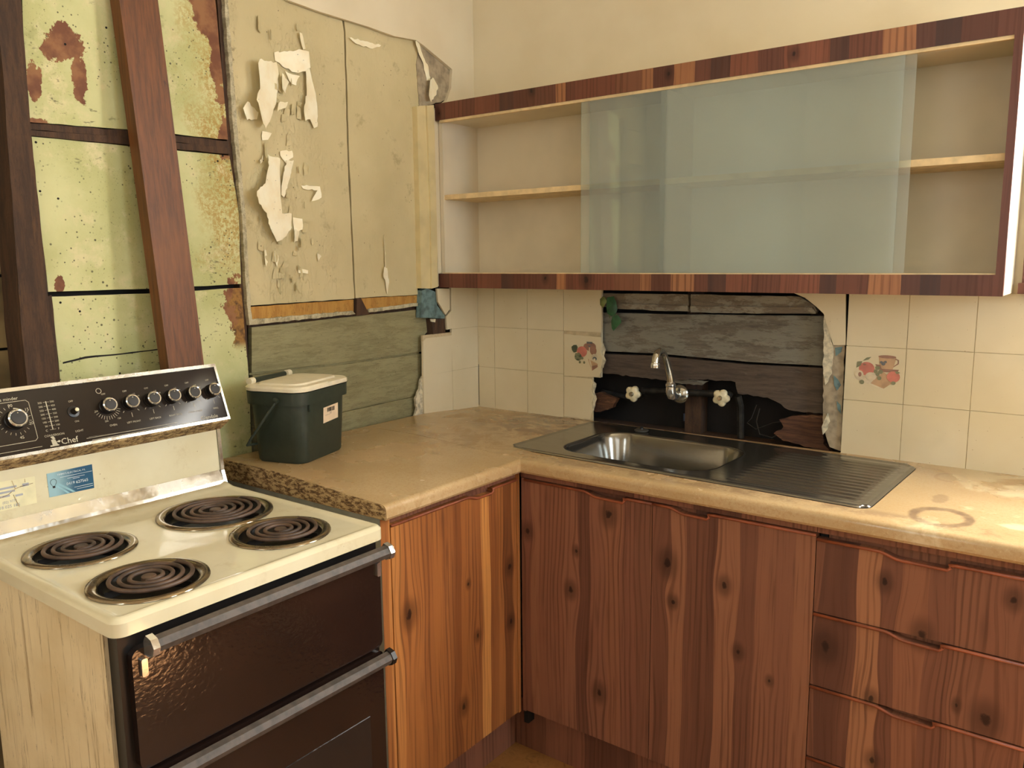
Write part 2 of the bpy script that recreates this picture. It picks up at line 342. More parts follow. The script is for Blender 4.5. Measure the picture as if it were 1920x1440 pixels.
CARD = card_mat(); CARDB = plain('pale_blue_card_beam', (150, 196, 208), .4); PAPER = plain('yellowed_paper_label', (230, 222, 182), .6, var=.06)
TAPW = plain('ivory_tap_handle', (232, 218, 180), .35, var=.12, sc=60); LEAF = plain('ivy_leaf_green', (58, 108, 66), .45, var=.3, sc=30); LEAF2 = plain('yellow_green_leaf', (128, 136, 70), .5, var=.25, sc=40)
PIPE = plain('old_pipe', (64, 60, 54), .6, metallic=.5, var=.4, sc=30); RUBBER = plain('grey_rubber_plug', (70, 66, 60), .6)
FRUITS = [plain('print_red', (212, 128, 110), .3), plain('print_green', (140, 138, 104), .3), plain('print_tan', (198, 160, 122), .3), plain('print_mauve', (160, 118, 98), .3), plain('print_dark_leaf', (92, 98, 74), .3), plain('print_pale', (222, 204, 172), .3), plain('print_slate', (112, 112, 112), .3)]

# ------------------------------------------------------------------ mesh helpers
MW = {}
def mw(o): return MW.get(o.name, Matrix())
def T(name, label, cat, loc=(0, 0, 0), rz=0, group=None):
    o = bpy.data.objects.new(name, None); C.objects.link(o); o.location = loc; o.rotation_euler = (0, 0, rz); o.empty_display_size = .1
    o['label'] = label; o['category'] = cat
    if group: o['group'] = group
    MW[o.name] = Matrix.Translation(loc) @ Matrix.Rotation(rz, 4, 'Z'); return o
def tag(o, label, cat, group=None):
    o['label'] = label; o['category'] = cat
    if group: o['group'] = group
    return o
def ob(name, bm, mats, parent=None, smooth=None, label=None, local=False, bevel=0, seg=2):
    if bevel:
        es = [e for e in bm.edges if len(e.link_faces) == 2 and e.calc_face_angle(0) > .6]
        bmesh.ops.bevel(bm, geom=es, offset=bevel, segments=seg, profile=.5, affect='EDGES', clamp_overlap=True)
    bmesh.ops.recalc_face_normals(bm, faces=bm.faces)
    me = bpy.data.meshes.new(name); bm.to_mesh(me); bm.free()
    o = bpy.data.objects.new(name, me); C.objects.link(o)
    for m in (mats if isinstance(mats, (list, tuple)) else [mats]): me.materials.append(m)
    if parent is not None:
        M = mw(parent); o.parent = parent
        if not local: me.transform(M.inverted())
        MW[o.name] = M
    if smooth:
        for p in me.polygons: p.use_smooth = True
        if smooth is not True:
            try: me.set_sharp_from_angle(angle=smooth)
            except Exception: pass
    if label: o['label'] = label
    return o
def recenter(o):
    me = o.data; vs = [v.co for v in me.vertices]
    c = Vector((sum(v.x for v in vs)/len(vs), sum(v.y for v in vs)/len(vs), min(v.z for v in vs)))
    me.transform(Matrix.Translation(-c)); o.location = c; MW[o.name] = Matrix.Translation(c); return o
def B(): return bmesh.new()
def box(bm, x0, x1, y0, y1, z0, z1):
    vs = [bm.verts.new((x, y, z)) for x in (x0, x1) for y in (y0, y1) for z in (z0, z1)]
    for f in ((0, 1, 3, 2), (4, 6, 7, 5), (0, 4, 5, 1), (2, 3, 7, 6), (0, 2, 6, 4), (1, 5, 7, 3)): bm.faces.new([vs[i] for i in f])
    return bm
def bx(*a): return box(B(), *a)
def prism(bm, pts, ax, a, b, mi=0):
    def P(p, t): return {'x': (t, p[0], p[1]), 'y': (p[0], t, p[1]), 'z': (p[0], p[1], t)}[ax]
    A = [bm.verts.new(P(p, a)) for p in pts]; Bv = [bm.verts.new(P(p, b)) for p in pts]
    fs = [bm.faces.new(A), bm.faces.new(Bv[::-1])]
    for i in range(len(pts)):
        j = (i+1) % len(pts); fs.append(bm.faces.new((A[i], Bv[i], Bv[j], A[j])))
    for f in fs: f.material_index = mi
    return bm
def ragged(pts, amp=.004, step=.012, closed=True, seed=0, lock=None):
    rnd = random.Random(seed); out = []
    for i in range(len(pts)):
        a = Vector(pts[i]); b = Vector(pts[(i+1) % len(pts)]); out.append(tuple(a))
        n = int((b-a).length/step)
        if lock and i in lock: continue
        for k in range(1, n):
            p = a.lerp(b, k/n); out.append((p.x+rnd.uniform(-amp, amp), p.y+rnd.uniform(-amp, amp)))
    return out
def ring(bm, c, r, n, ax):
    return [bm.verts.new(c+ax[0]*(r*math.cos(2*PI*i/n))+ax[1]*(r*math.sin(2*PI*i/n))) for i in range(n)]
def tube(bm, pts, r, n=10, cap=True):
    pts = [Vector(p) for p in pts]; rs = r if isinstance(r, (list, tuple)) else [r]*len(pts); prev = None; up = None
    for i, p in enumerate(pts):
        d = (pts[min(i+1, len(pts)-1)]-pts[max(i-1, 0)]).normalized()
        if up is None:
            up = d.orthogonal().normalized()
        else:
            up = (up - d*up.dot(d)).normalized()
        R = ring(bm, p, rs[i], n, (up, d.cross(up)))
        if prev:
            for k in range(n): bm.faces.new((prev[k], prev[(k+1) % n], R[(k+1) % n], R[k]))
        elif cap: bm.faces.new(R[::-1])
        prev = R
    if cap: bm.faces.new(prev)
    return bm
def lathe(bm, prof, o, axis, n=24):
    """prof: list of (radius, height) along axis from o"""
    axis = Vector(axis).normalized(); o = Vector(o); e1 = axis.orthogonal().normalized(); e2 = axis.cross(e1); prev = None
    for (r, h) in prof:
        c = o+axis*h
        R = ring(bm, c, max(r, 1e-4), n, (e1, e2))
        if prev:
            for k in range(n): bm.faces.new((prev[k], prev[(k+1) % n], R[(k+1) % n], R[k]))
        prev = R
    return bm
def rrect(cx, cy, w, h, r, seg=6):
    out = []
    for sx, sy, a0 in ((1, 1, 0), (-1, 1, 90), (-1, -1, 180), (1, -1, 270)):
        for k in range(seg+1):
            t = math.radians(a0+90*k/seg); out.append((cx+sx*(w/2-r)+r*math.cos(t), cy+sy*(h/2-r)+r*math.sin(t)))
    return out
def loft(bm, loops, cap0=True, cap1=True):
    prev = None
    for L in loops:
        R = [bm.verts.new(p) for p in L]
        if prev:
            n = len(R)
            for k in range(n): bm.faces.new((prev[k], prev[(k+1) % n], R[(k+1) % n], R[k]))
        elif cap0: bm.faces.new(R[::-1])
        prev = R
    if cap1: bm.faces.new(prev)
    return bm
def text(bm, s, size, o, U, V, align='LEFT', mi=0, lift=0.0):
    cu = bpy.data.curves.new('t', 'FONT'); cu.body = s; cu.size = size; cu.align_x = align; cu.resolution_u = 2
    to = bpy.data.objects.new('t', cu); C.objects.link(to)
    me = to.to_mesh(); o = Vector(o); U = Vector(U).normalized(); V = Vector(V).normalized(); n = U.cross(V)
    vs = [bm.verts.new(o+U*v.co.x+V*v.co.y+n*lift) for v in me.vertices]
    for p in me.polygons:
        try:
            f = bm.faces.new([vs[i] for i in p.vertices]); f.material_index = mi
        except ValueError: pass
    to.to_mesh_clear(); bpy.data.objects.remove(to); bpy.data.curves.remove(cu)
def flat(bm, pts, mi=0):
    f = bm.faces.new([bm.verts.new(p) for p in pts]); f.material_index = mi

# ------------------------------------------------------------------ the room
def struct(name, bm, m, **k):
    o = ob(name, bm, m, **k); o['kind'] = 'structure'; return o
floor = struct('floor', bx(-.15, 3.5, -4.2, .15, -.05, 0), FLOORM)
ceiling = struct('ceiling', bx(-.15, 3.5, -4.2, .15, 2.7, 2.75), CREAM)
wall_back = struct('wall_back', bx(-.15, 3.5, -4.2, -4.1, 0, 2.7), CREAM)
SY0, SY1, SZ0, SZ1 = -1.17, -.68, 1.25, 2.10
bm = B()
for a in ((-4.1, SY0, 0, 2.7), (SY1, 0, 0, 2.7), (SY0, SY1, 0, SZ0), (SY0, SY1, SZ1, 2.7)): box(bm, 3.4, 3.5, *a)
wall_side = struct('wall_side', bm, CREAM)
# wall behind the sink: plaster with a broken hole and the window opening
WX0, WX1, WZ0, WZ1 = 1.77, 2.55, 1.42, 2.30
bm = B()
for a in ((0, WX0, 1.349, 2.7), (WX0, WX1, WZ1, 2.7), (WX1, 3.4, 0, 2.7), (WX0, WX1, 0, WZ0), (1.313, WX0, 0, 1.349), (0, .49, 0, 1.05), (0, .525, 1.05, 1.349), (.49, 1.313, 0, .885)):
    box(bm, a[0], a[1], .005, .017, a[2], a[3])
for a in ((0, WX0, 1.349, 2.7),): box(bm, a[0], a[1], 0, .006, a[2], a[3])
for a in ((WX0, WX1, WZ1, 2.7), (WX1, 3.4, 0, 2.7)): box(bm, a[0], a[1], 0, .006, a[2], a[3])
wall_right = struct('wall_right', bm, CREAM)
bm = B()   # outer skin of the wall, with a small chink of daylight low behind the tap
gx, gz = [(0.772,0.920)][0]
for a in ((-.15, gx-.004, 0, 2.7), (gx+.004, WX0, 0, 2.7), (gx-.004, gx+.004, 0, gz-.012), (gx-.004, gx+.004, gz+.014, 2.7), (WX0, WX1, 0, WZ0), (WX0, WX1, WZ1, 2.7), (WX1, 3.5, 0, 2.7)):
    box(bm, a[0], a[1], .13, .15, a[2], a[3])
ob('cladding', bm, DARK, wall_right)
# grout bed
bm = bx(0, .498, -.0022, .006, .88, 1.05); box(bm, 0, .527, -.0022, .006, 1.05, 1.35); box(bm, 1.31, WX0, -.0022, .006, .88, 1.35); ob('grout', bm, GROUT, wall_right)
# tiles on the right-hand wall
cols = [.0, .081, .229, .382, .533]
rows = [.885, 1.052, 1.201, 1.349]
g = .0008
def tile_box(x0, x1, z0, z1, par, ax='y', jit=0):
    j = random.uniform(-.0006, .0006)
    if ax == 'y': b = bx(x0+g, x1-g, -.004+j, .004, z0+g, z1-g)
    else: b = bx(-.004, .004+j, x0+g, x1-g, z0+g, z1-g)
    return ob('tile', b, TILE, par, bevel=.0012, seg=1)
rt = {}
for i in range(4):
    for r in range(3):
        if i == 3 and r < 2: continue
        if i == 3 and r == 2:
            rt[i, r] = tile_box(cols[i], cols[i+1]-.001, rows[r], rows[r+1], wall_right)
        else: rt[i, r] = tile_box(cols[i], cols[i+1], rows[r], rows[r+1], wall_right)
ob('corner_gap', bx(.0042, .0052, -.0058, -.0042, .905, 1.06), DARK, wall_right)
# chipped tiles beside the hole
mid = [(0.385,1.190),(0.530,1.186),(0.532,1.163),(0.529,1.136),(0.537,1.115),(0.531,1.083),(0.533,1.070),(0.519,1.053),(0.498,1.050),(0.385,1.046)]
low = [(0.385,1.044),(0.494,1.044),(0.500,1.030),(0.492,1.007),(0.503,0.981),(0.495,0.962),(0.499,0.935),(0.489,0.904),(0.385,0.904)]
ceil_ = lambda pts, lo, hi: [(x, min(max(z, lo), hi)) for x, z in pts]
mt = ob('tile', prism(B(), ragged(mid, .001, .02, seed=2, lock=(8, 9)), 'y', -.004, .004), TILE, wall_right)
ob('tile', prism(B(), ragged(low, .002, .015, seed=3, lock=(0, 8)), 'y', -.004, .004), TILE, wall_right)
for i, (a, b_) in enumerate(((1.307, 1.459), (1.459, 1.615), (1.615, 1.769), (1.769, 1.922), (1.922, 2.075))):
    for r in range(3):
        t_ = tile_box(a, b_, rows[r], rows[r+1], wall_right)
        if (i, r) == (0, 1): jug_tile = t_
ob('tile', prism(B(), [(1.153,1.344),(1.298,1.346),(1.305,1.202),(1.273,1.200),(1.256,1.247),(1.243,1.286),(1.221,1.306),(1.190,1.329)], 'y', -.004, .004), TILE, wall_right)
# torn plaster and paper right of the hole
def rough_part(name, pts, a, b, mat, par, amp=.003, step=.012, seed=0, ax='y', lock=None): return ob(name, prism(B(), ragged(pts, amp, step, seed=seed, lock=lock), ax, a, b), mat, par)
rough_part('plaster', [(1.245,1.268),(1.260,1.239),(1.272,1.198),(1.301,1.200),(1.302,1.123),(1.303,1.033),(1.306,0.903),(1.275,0.911),(1.259,0.955),(1.253,0.982),(1.249,1.119)], .003, .012, PLAST, wall_right, .002, seed=4)
rough_part('torn_paper', [(1.244,1.280),(1.261,1.243),(1.271,1.199),(1.272,1.121),(1.256,1.087),(1.249,1.119)], -.003, .004, TORN, wall_right, .002, seed=5)
rough_part('blue_paint_patch', [(1.276,1.193),(1.296,1.197),(1.293,1.182),(1.279,1.169)], .001, .003, BLUE, wall_right, .001, seed=6)
rough_part('blue_paint_patch', [(1.277,1.115),(1.289,1.104),(1.297,1.090),(1.288,1.074),(1.279,1.088)], .001, .003, BLUE, wall_right, .001, seed=7)
rough_part('blue_paint_patch', [(1.288,1.044),(1.299,1.033),(1.301,1.010),(1.292,1.020)], .001, .003, BLUE, wall_right, .001, seed=8)
rough_part('torn_paper', [(1.257,0.983),(1.266,1.007),(1.273,0.985),(1.267,0.960),(1.256,0.945),(1.252,0.967)], -.002, .006, TORN, wall_right, .002, seed=9)
rough_part('torn_paper', [(0.530,1.172),(0.543,1.146),(0.537,1.123),(0.545,1.109),(0.535,1.083),(0.529,1.101)], .002, .006, TORN, wall_right, .001, .008, seed=10)
rough_part('torn_paper', [(0.494,1.037),(0.509,1.027),(0.501,0.999),(0.511,0.976),(0.501,0.944),(0.491,0.915),(0.486,0.988)], .002, .006, TORN, wall_right, .0015, .008, seed=11)
# old boards seen through the hole
rough_part('moulding', [(0.517,1.330),(0.828,1.331),(0.833,1.279),(0.736,1.278),(0.542,1.284),(0.517,1.287)], .016, .034, MOULD, wall_right, .0012, .03, seed=12)
rough_part('moulding', [(0.837,1.332),(1.169,1.331),(1.210,1.308),(1.218,1.292),(1.215,1.284),(1.047,1.279),(0.838,1.277)], .016, .034, MOULD, wall_right, .0012, .03, seed=13)
rough_part('moulding_lip', [(0.584,1.298),(0.832,1.297),(0.833,1.281),(0.585,1.281)], .006, .018, MOULD, wall_right, .0008, .03, seed=14)
rough_part('moulding_lip', [(0.841,1.297),(1.208,1.302),(1.218,1.289),(0.841,1.283)], .006, .018, MOULD, wall_right, .0008, .03, seed=15)
rough_part('weatherboard', [(0.508,1.265),(0.841,1.269),(1.239,1.278),(1.243,1.137),(1.016,1.134),(0.715,1.141),(0.509,1.136)], .026, .045, WBR, wall_right, .0008, .04, seed=16)
rough_part('weatherboard', [(0.506,1.126),(0.713,1.132),(1.014,1.125),(1.241,1.130),(1.248,0.998),(1.147,1.000),(1.083,1.031),(0.992,1.034),(0.983,1.069),(0.879,1.067),(0.733,1.055),(0.637,1.058),(0.506,1.063)], .03, .05, WBR2, wall_right, .003, .014, seed=17, lock=(0, 1, 2, 3))
rough_part('weatherboard', [(1.248,0.995),(1.250,0.911),(1.274,0.886),(1.136,0.906),(1.106,0.925),(1.134,0.948),(1.120,0.968),(1.156,0.982)], .03, .052, ROT, wall_right, .003, .012, seed=18)
rough_part('broken_board', [(0.472,0.983),(0.518,0.995),(0.576,0.978),(0.560,0.947),(0.515,0.928),(0.472,0.927)], .026, .045, ROT, wall_right, .003, .01, seed=19)
rough_part('broken_board', [(0.707,1.062),(0.891,1.063),(0.870,1.048),(0.764,1.049)], .04, .05, WBR, wall_right, .002, .012, seed=20)
# dark framing deep in the cavity
for a in ((.80, .855, .075, .125, .86, 1.34), (.30, .36, .075, .125, .86, 1.34), (1.18, 1.24, .09, .125, .86, 1.34)): ob('stud', bx(*a), BROWNW, wall_right)
ob('bottom_plate', bx(0, 1.4, .03, .125, .84, .885), BROWNW, wall_right)
# printed still lifes on two tiles
def disc(bm, c, rx, rz, mi, y, n=16, a0=0):
    vs = [bm.verts.new((c[0]+rx*math.cos(2*PI*k/n), y, c[1]+rz*math.sin(2*PI*k/n+a0))) for k in range(n)]
    f = bm.faces.new(vs); f.material_index = mi
def poly(bm, pts, mi, y): flat(bm, [(a, y, b) for a, b in pts], mi)
bm = B(); k = 0
def still(bm, items, x0, z0, s, y0):
    for i, it in enumerate(items):
        y = y0-.00006*i
        if it[0] == 'd': disc(bm, (x0+it[1]*s, z0+it[2]*s), it[3]*s, it[4]*s, it[5], y)
        else: poly(bm, [(x0+a*s, z0+b*s) for a, b in it[1]], it[2], y)
# units: tile zoom px (x right, z up), jug tile
still(bm, [('p', [(80, -30), (1050, -340), (1300, -140), (1150, 130), (600, 60)], 5), ('p', [(840, 10), (1060, 200), (1180, 110), (1320, -130), (1090, -320), (700, -180)], 2),
           ('p', [(890, 700), (1400, 660), (1350, 400), (1290, 240), (1000, 240), (930, 400)], 2), ('d', 1140, 680, 260, 50, 3), ('p', [(1380, 640), (1480, 600), (1480, 480), (1330, 360), (1340, 400), (1445, 500), (1440, 580), (1370, 610)], 3),
           ('p', [(800, 430), (950, 420), (1000, 300), (1500, 300), (1440, 210), (1000, 200)], 3), ('d', 560, 270, 235, 215, 0), ('p', [(250, 280), (270, 480), (420, 500), (380, 360)], 1), ('p', [(430, 510), (540, 620), (680, 650), (600, 560)], 1), ('d', 490, 400, 50, 25, 3),
           ('d', 880, 320, 70, 60, 1), ('d', 830, 210, 60, 60, 1), ('d', 975, 200, 70, 65, 1), ('d', 890, 120, 60, 60, 1), ('d', 945, 0, 65, 65, 1), ('d', 440, -160, 70, 70, 1), ('d', 700, 40, 165, 130, 5), ('d', 350, 80, 130, 130, 5), ('d', 370, 80, 50, 75, 3),
           ('d', 1350, 70, 190, 175, 0), ('d', 1360, -120, 65, 55, 1), ('p', [(1380, 230), (1450, 260), (1540, 210), (1440, 160)], 1), ('d', 1040, 460, 60, 55, 6), ('d', 1100, 520, 40, 35, 6), ('d', 980, 500, 40, 40, 6)],
      1.3150, 1.118, .152/1640*.93, -.00475)
ob('fruit_and_jug_print', bm, FRUITS, jug_tile)
bm = B()
still(bm, [('p', [(800, -330), (960, -700), (1160, -560), (1160, -470), (850, -360)], 2), ('p', [(850, -380), (960, -700), (960, -560), (880, -340)], 5), ('p', [(950, -560), (960, -700), (1160, -570), (1150, -500)], 3), ('d', 900, 40, 200, 140, 3), ('d', 1000, -80, 120, 130, 3), ('d', 740, 30, 90, 100, 3),
           ('p', [(760, 190), (970, 190), (950, 90), (870, 20), (780, 80)], 6), ('p', [(850, 20), (880, 20), (880, -160), (840, -160)], 5), ('p', [(770, 130), (960, 130), (940, 70), (800, 70)], 3), ('d', 595, -130, 185, 165, 0), ('p', [(210, 0), (290, 60), (400, 70), (440, 0), (400, -150), (300, -180), (230, -100)], 4),
           ('d', 460, -300, 130, 120, 4), ('d', 390, -230, 50, 50, 1), ('d', 480, -210, 50, 50, 1), ('d', 440, -310, 50, 50, 1), ('d', 520, -350, 50, 50, 1), ('d', 380, -340, 45, 45, 1), ('d', 600, -330, 55, 45, 1), ('d', 680, -460, 40, 42, 1), ('d', 525, -460, 40, 42, 1), ('d', 1050, -280, 110, 110, 5), ('d', 1060, -320, 75, 60, 6), ('d', 1050, -350, 40, 45, 5)],
      .392, 1.148, .150/1180*.86, -.00475)
ob('fruit_print', bm, FRUITS, mt)

# ------------------------------------------------------------------ left wall
bm = B()
top = [(-0.799,2.153),(-0.688,2.148),(-0.503,2.147),(-0.390,2.142),(-0.293,2.150),(-0.261,2.142),(-0.116,2.090),(-0.124,2.028),(-0.147,1.984),(-0.210,1.961)]
pl = [(0, 2.7), (0, 1.355), (-.212, 1.355), (-.217, 1.94)] + top[::-1][1:] + [(-.80, 2.19), (-.99, 2.24), (-1.0, 2.7)]
prism(bm, pl, 'x', -.012, 0)
box(bm, -.012, 0, -4.1, -1.93, 0, 2.7)
wall_left = struct('wall_left', bm, CREAM)
ob('plaster_lining', bx(-.012, .0, -.300, 0, 0, .89), CREAM, wall_left)
ob('grout', prism(B(), [(0, .89), (0, 1.35), (-.15, 1.35), (-.15, 1.19), (-.300, 1.19), (-.300, .89)], 'x', -.006, .0022), GROUT, wall_left)
for r in range(3): tile_box(-.152, -.005, rows[r], rows[r+1], wall_left, 'x')
for r in range(1): tile_box(-.304, -.152, rows[r], rows[r+1], wall_left, 'x')
ob('tile', prism(B(), [(-0.304,1.051),(-0.300,1.170),(-0.286,1.180),(-0.182,1.179),(-0.150,1.180),(-0.154,1.052)], 'x', -.004, .004), TILE, wall_left)
ob('tile', prism(B(), [(-0.223,1.347),(-0.157,1.345),(-0.159,1.272),(-0.182,1.254),(-0.220,1.301)], 'x', -.004, .004), TILE, wall_left)
ob('tile', prism(B(), [(-0.149,1.345),(-0.147,1.344),(-0.150,1.203),(-0.175,1.201),(-0.179,1.248),(-0.152,1.266)], 'x', -.004, .004), TILE, wall_left)
rough_part('torn_paper', [(-0.297,1.051),(-0.311,1.038),(-0.318,1.006),(-0.340,0.976),(-0.333,0.943),(-0.348,0.915),(-0.305,0.914)], -.010, -.002, TORN, wall_left, .002, .01, seed=21, ax='x')
rough_part('plaster', [(-0.254,2.164),(-0.110,2.095),(-0.106,2.058),(-0.118,2.020),(-0.142,1.985),(-0.213,1.961),(-0.270,1.946),(-0.280,2.079)], -.016, -.0125, PLAST, wall_left, .002, seed=22, ax='x')
# peeled boards
def lpart(name, pts, x0, x1, mat, seed=0, amp=.001, step=.03, lock=None, parent=None, label=None):
    o = ob(name, prism(B(), ragged(pts, amp, step, seed=seed, lock=lock), 'x', x0, x1), mat, parent or wall_left, label=label); return o
pan_l = lpart('painted_board', [(-0.984,2.191),(-0.856,2.170),(-0.594,2.163),(-0.586,2.117),(-0.591,1.747),(-0.586,1.327),(-0.969,1.324),(-0.972,1.573),(-0.982,1.794)], -.028, -.016, PEEL, 31)
pan_r = lpart('painted_board', [(-0.585,2.165),(-0.465,2.161),(-0.288,2.162),(-0.251,2.145),(-0.226,2.124),(-0.208,2.042),(-0.232,1.970),(-0.282,1.946),(-0.293,1.774),(-0.300,1.329),(-0.580,1.328),(-0.584,1.747),(-0.580,2.118)], -.028, -.016, PEEL, 32)
lpart('bare_strip', [(-0.969,1.320),(-0.587,1.324),(-0.589,1.284),(-0.967,1.279)], -.030, -.018, YEL, 33)
lpart('white_edge', [(-0.968,1.286),(-0.599,1.290),(-0.586,1.279),(-0.967,1.271)], -.026, -.012, WHITEEDGE, 34, .0015, .012)
lpart('bare_strip', [(-0.560,1.326),(-0.301,1.326),(-0.304,1.293),(-0.530,1.287)], -.030, -.018, YEL, 35)
lpart('white_edge', [(-0.532,1.291),(-0.301,1.301),(-0.301,1.290),(-0.528,1.281)], -.026, -.014, WHITEEDGE, 36, .0015, .012)
lpart('wooden_wedge', [(-0.579,1.327),(-0.562,1.329),(-0.528,1.274),(-0.582,1.274)], -.030, -.012, BROWNW, 37)
lpart('edge_strip', [(-0.987,2.189),(-0.984,2.112),(-0.978,1.794),(-0.968,1.573),(-0.969,1.324),(-0.965,1.273),(-0.976,1.271),(-0.980,1.325),(-0.980,1.572),(-0.991,1.792),(-0.994,2.110),(-0.993,2.187)], -.028, -.009, WHITEEDGE, 38, .0012, .012)
# flat batten and painted moulding beside the cupboard
lpart('door_moulding', [(-0.303,1.942),(-0.262,1.950),(-0.254,1.601),(-0.260,1.348),(-0.305,1.350),(-0.303,1.599)], -.016, .006, YCREAM, 39, .0006)
lpart('door_moulding', [(-0.261,1.949),(-0.227,1.956),(-0.226,1.602),(-0.227,1.353),(-0.259,1.348),(-0.255,1.600)], -.004, .012, YCREAM, 40, .0006)
lpart('blue_painted_block', [(-0.299,1.342),(-0.272,1.349),(-0.232,1.336),(-0.225,1.290),(-0.185,1.251),(-0.188,1.241),(-0.307,1.251)], -.02, .003, BLUE, 41, .001)
lpart('brown_block', [(-0.252,1.244),(-0.183,1.241),(-0.182,1.179),(-0.246,1.180)], -.03, .001, BROWNW, 42, .001)
lpart('paint_lump', [(-0.260,1.244),(-0.233,1.242),(-0.236,1.231),(-0.257,1.235)], 0, .003, TORN, 43, .0006, .006)
# olive weatherboards over the worktop
def wboard(pts, seed): lpart('weatherboard', pts, -.042, -.026, WBL, seed, .0006, .05)
wboard([(-0.958,1.263),(-0.300,1.277),(-0.232,1.238),(-0.233,1.208),(-0.269,1.181),(-0.276,1.131),(-0.640,1.131),(-0.820,1.134),(-0.966,1.137)], 44)
wboard([(-0.963,1.129),(-0.820,1.128),(-0.641,1.124),(-0.279,1.124),(-0.287,0.985),(-0.648,0.980),(-0.969,0.988)], 45)
wboard([(-0.970,0.982),(-0.649,0.973),(-0.290,0.978),(-0.294,0.884),(-0.653,0.889),(-0.972,0.889)], 46)
lpart('board_bead', [(-0.970,1.136),(-0.824,1.133),(-0.646,1.130),(-0.285,1.131),(-0.286,1.125),(-0.646,1.124),(-0.825,1.128),(-0.971,1.130)], -.038, -.031, WBL, 47, .0004, .05)
lpart('board_bead', [(-0.973,0.988),(-0.654,0.981),(-0.296,0.985),(-0.296,0.979),(-0.654,0.974),(-0.974,0.982)], -.038, -.031, WBL, 48, .0004, .05)
lpart('shadow_gap', [(-0.965,1.319),(-0.283,1.332),(-0.285,1.270),(-0.962,1.260)], -.044, -.034, BROWNW, 49)
# green boards
lpart('green_board', [(-1.477,2.093),(-1.016,2.158),(-1.001,1.762),(-1.259,1.757),(-1.493,1.745),(-1.486,1.931)], -.03, -.02, GREEN, 50, .0008)
lpart('green_board', [(-1.493,1.715),(-1.000,1.721),(-0.981,1.572),(-0.988,1.384),(-1.222,1.379),(-1.486,1.380),(-1.488,1.552)], -.03, -.02, GREEN, 51, .0008)
lpart('green_board', [(-1.479,1.369),(-1.222,1.368),(-0.988,1.373),(-0.981,1.137),(-0.985,0.864),(-1.481,0.920),(-1.478,1.195)], -.03, -.02, GREEN, 52, .0008)
lpart('crack', [(-1.469,1.220),(-1.418,1.228),(-1.329,1.227),(-1.217,1.230),(-1.217,1.227),(-1.330,1.224),(-1.418,1.223),(-1.469,1.216)], -.0205, -.0192, DARK, 58, .0006, .02)
lpart('rail', [(-1.495,1.742),(-1.261,1.754),(-1.000,1.758),(-1.001,1.741),(-1.263,1.738),(-1.495,1.729)], -.034, -.018, BROWNW, 53)
lpart('rail', [(-1.496,1.728),(-1.263,1.737),(-1.000,1.740),(-1.001,1.725),(-1.264,1.720),(-1.494,1.716)], -.034, -.014, BROWNW, 54)
# posts and dark framing
lpart('stud', [(-1.493,2.085),(-1.491,1.991),(-1.496,1.731),(-1.494,1.551),(-1.493,1.318),(-1.500,0.952),(-1.554,0.965),(-1.554,1.322),(-1.548,1.549),(-1.540,1.854),(-1.536,2.073)], -.09, -.006, BROWNW, 55)
lpart('side_batten', [(-1.492,1.370),(-1.482,1.373),(-1.482,1.172),(-1.484,0.947),(-1.496,0.950),(-1.493,1.173)], -.03, -.014, BROWNW, 56)
lpart('post', [(-1.015,2.158),(-0.986,2.166),(-0.973,1.324),(-0.984,0.864),(-0.998,0.867),(-0.988,1.286),(-1.002,1.765),(-1.006,2.109)], -.05, -.0235, BROWNW, 57)
ob('backing', bx(-.075, -.05, -1.5, -.0, .0, 2.7), DARK, wall_left)
ob('outer_cladding', bx(-.17, -.15, -4.1, .0, .0, 2.7), DARK, wall_left)
bm = B()
for i in range(16): 
    z0 = .10+i*.165; ob('cladding_board', bx(-.135, -.12+.004*(i % 2), -1.90, -1.5, z0, z0+.158), plain('tan_cladding', (160, 136, 92), .8, var=.3, sc=9) if i == 0 else bpy.data.materials['tan_cladding'], wall_left)
bm.free()
ob('stud', bx(-.09, -.004, -1.93, -1.88, 0, 2.7), BROWNW, wall_left)
ob('hanging_scrap', prism(B(), [(-1.541,2.005),(-1.510,2.013),(-1.516,1.927),(-1.516,1.886),(-1.553,1.879)], 'x', -.035, -.03), TORN, wall_left)
# nails
bm = B()
for (u, v) in [(-1.482,1.704),(-1.446,1.586),(-1.483,1.600),(-1.421,1.333),(-1.462,1.355),(-1.305,1.978),(-1.020,1.719),(-1.401,1.923),(-1.036,1.704),(-1.340,1.179)]: lathe(bm, [(.0001, 0), (.003, 0), (.0025, .0015), (.0001, .002)], (-.0205, u, v), (1, 0, 0), 6)
ob('nail_heads', bm, DARK, wall_left)['kind'] = 'stuff'

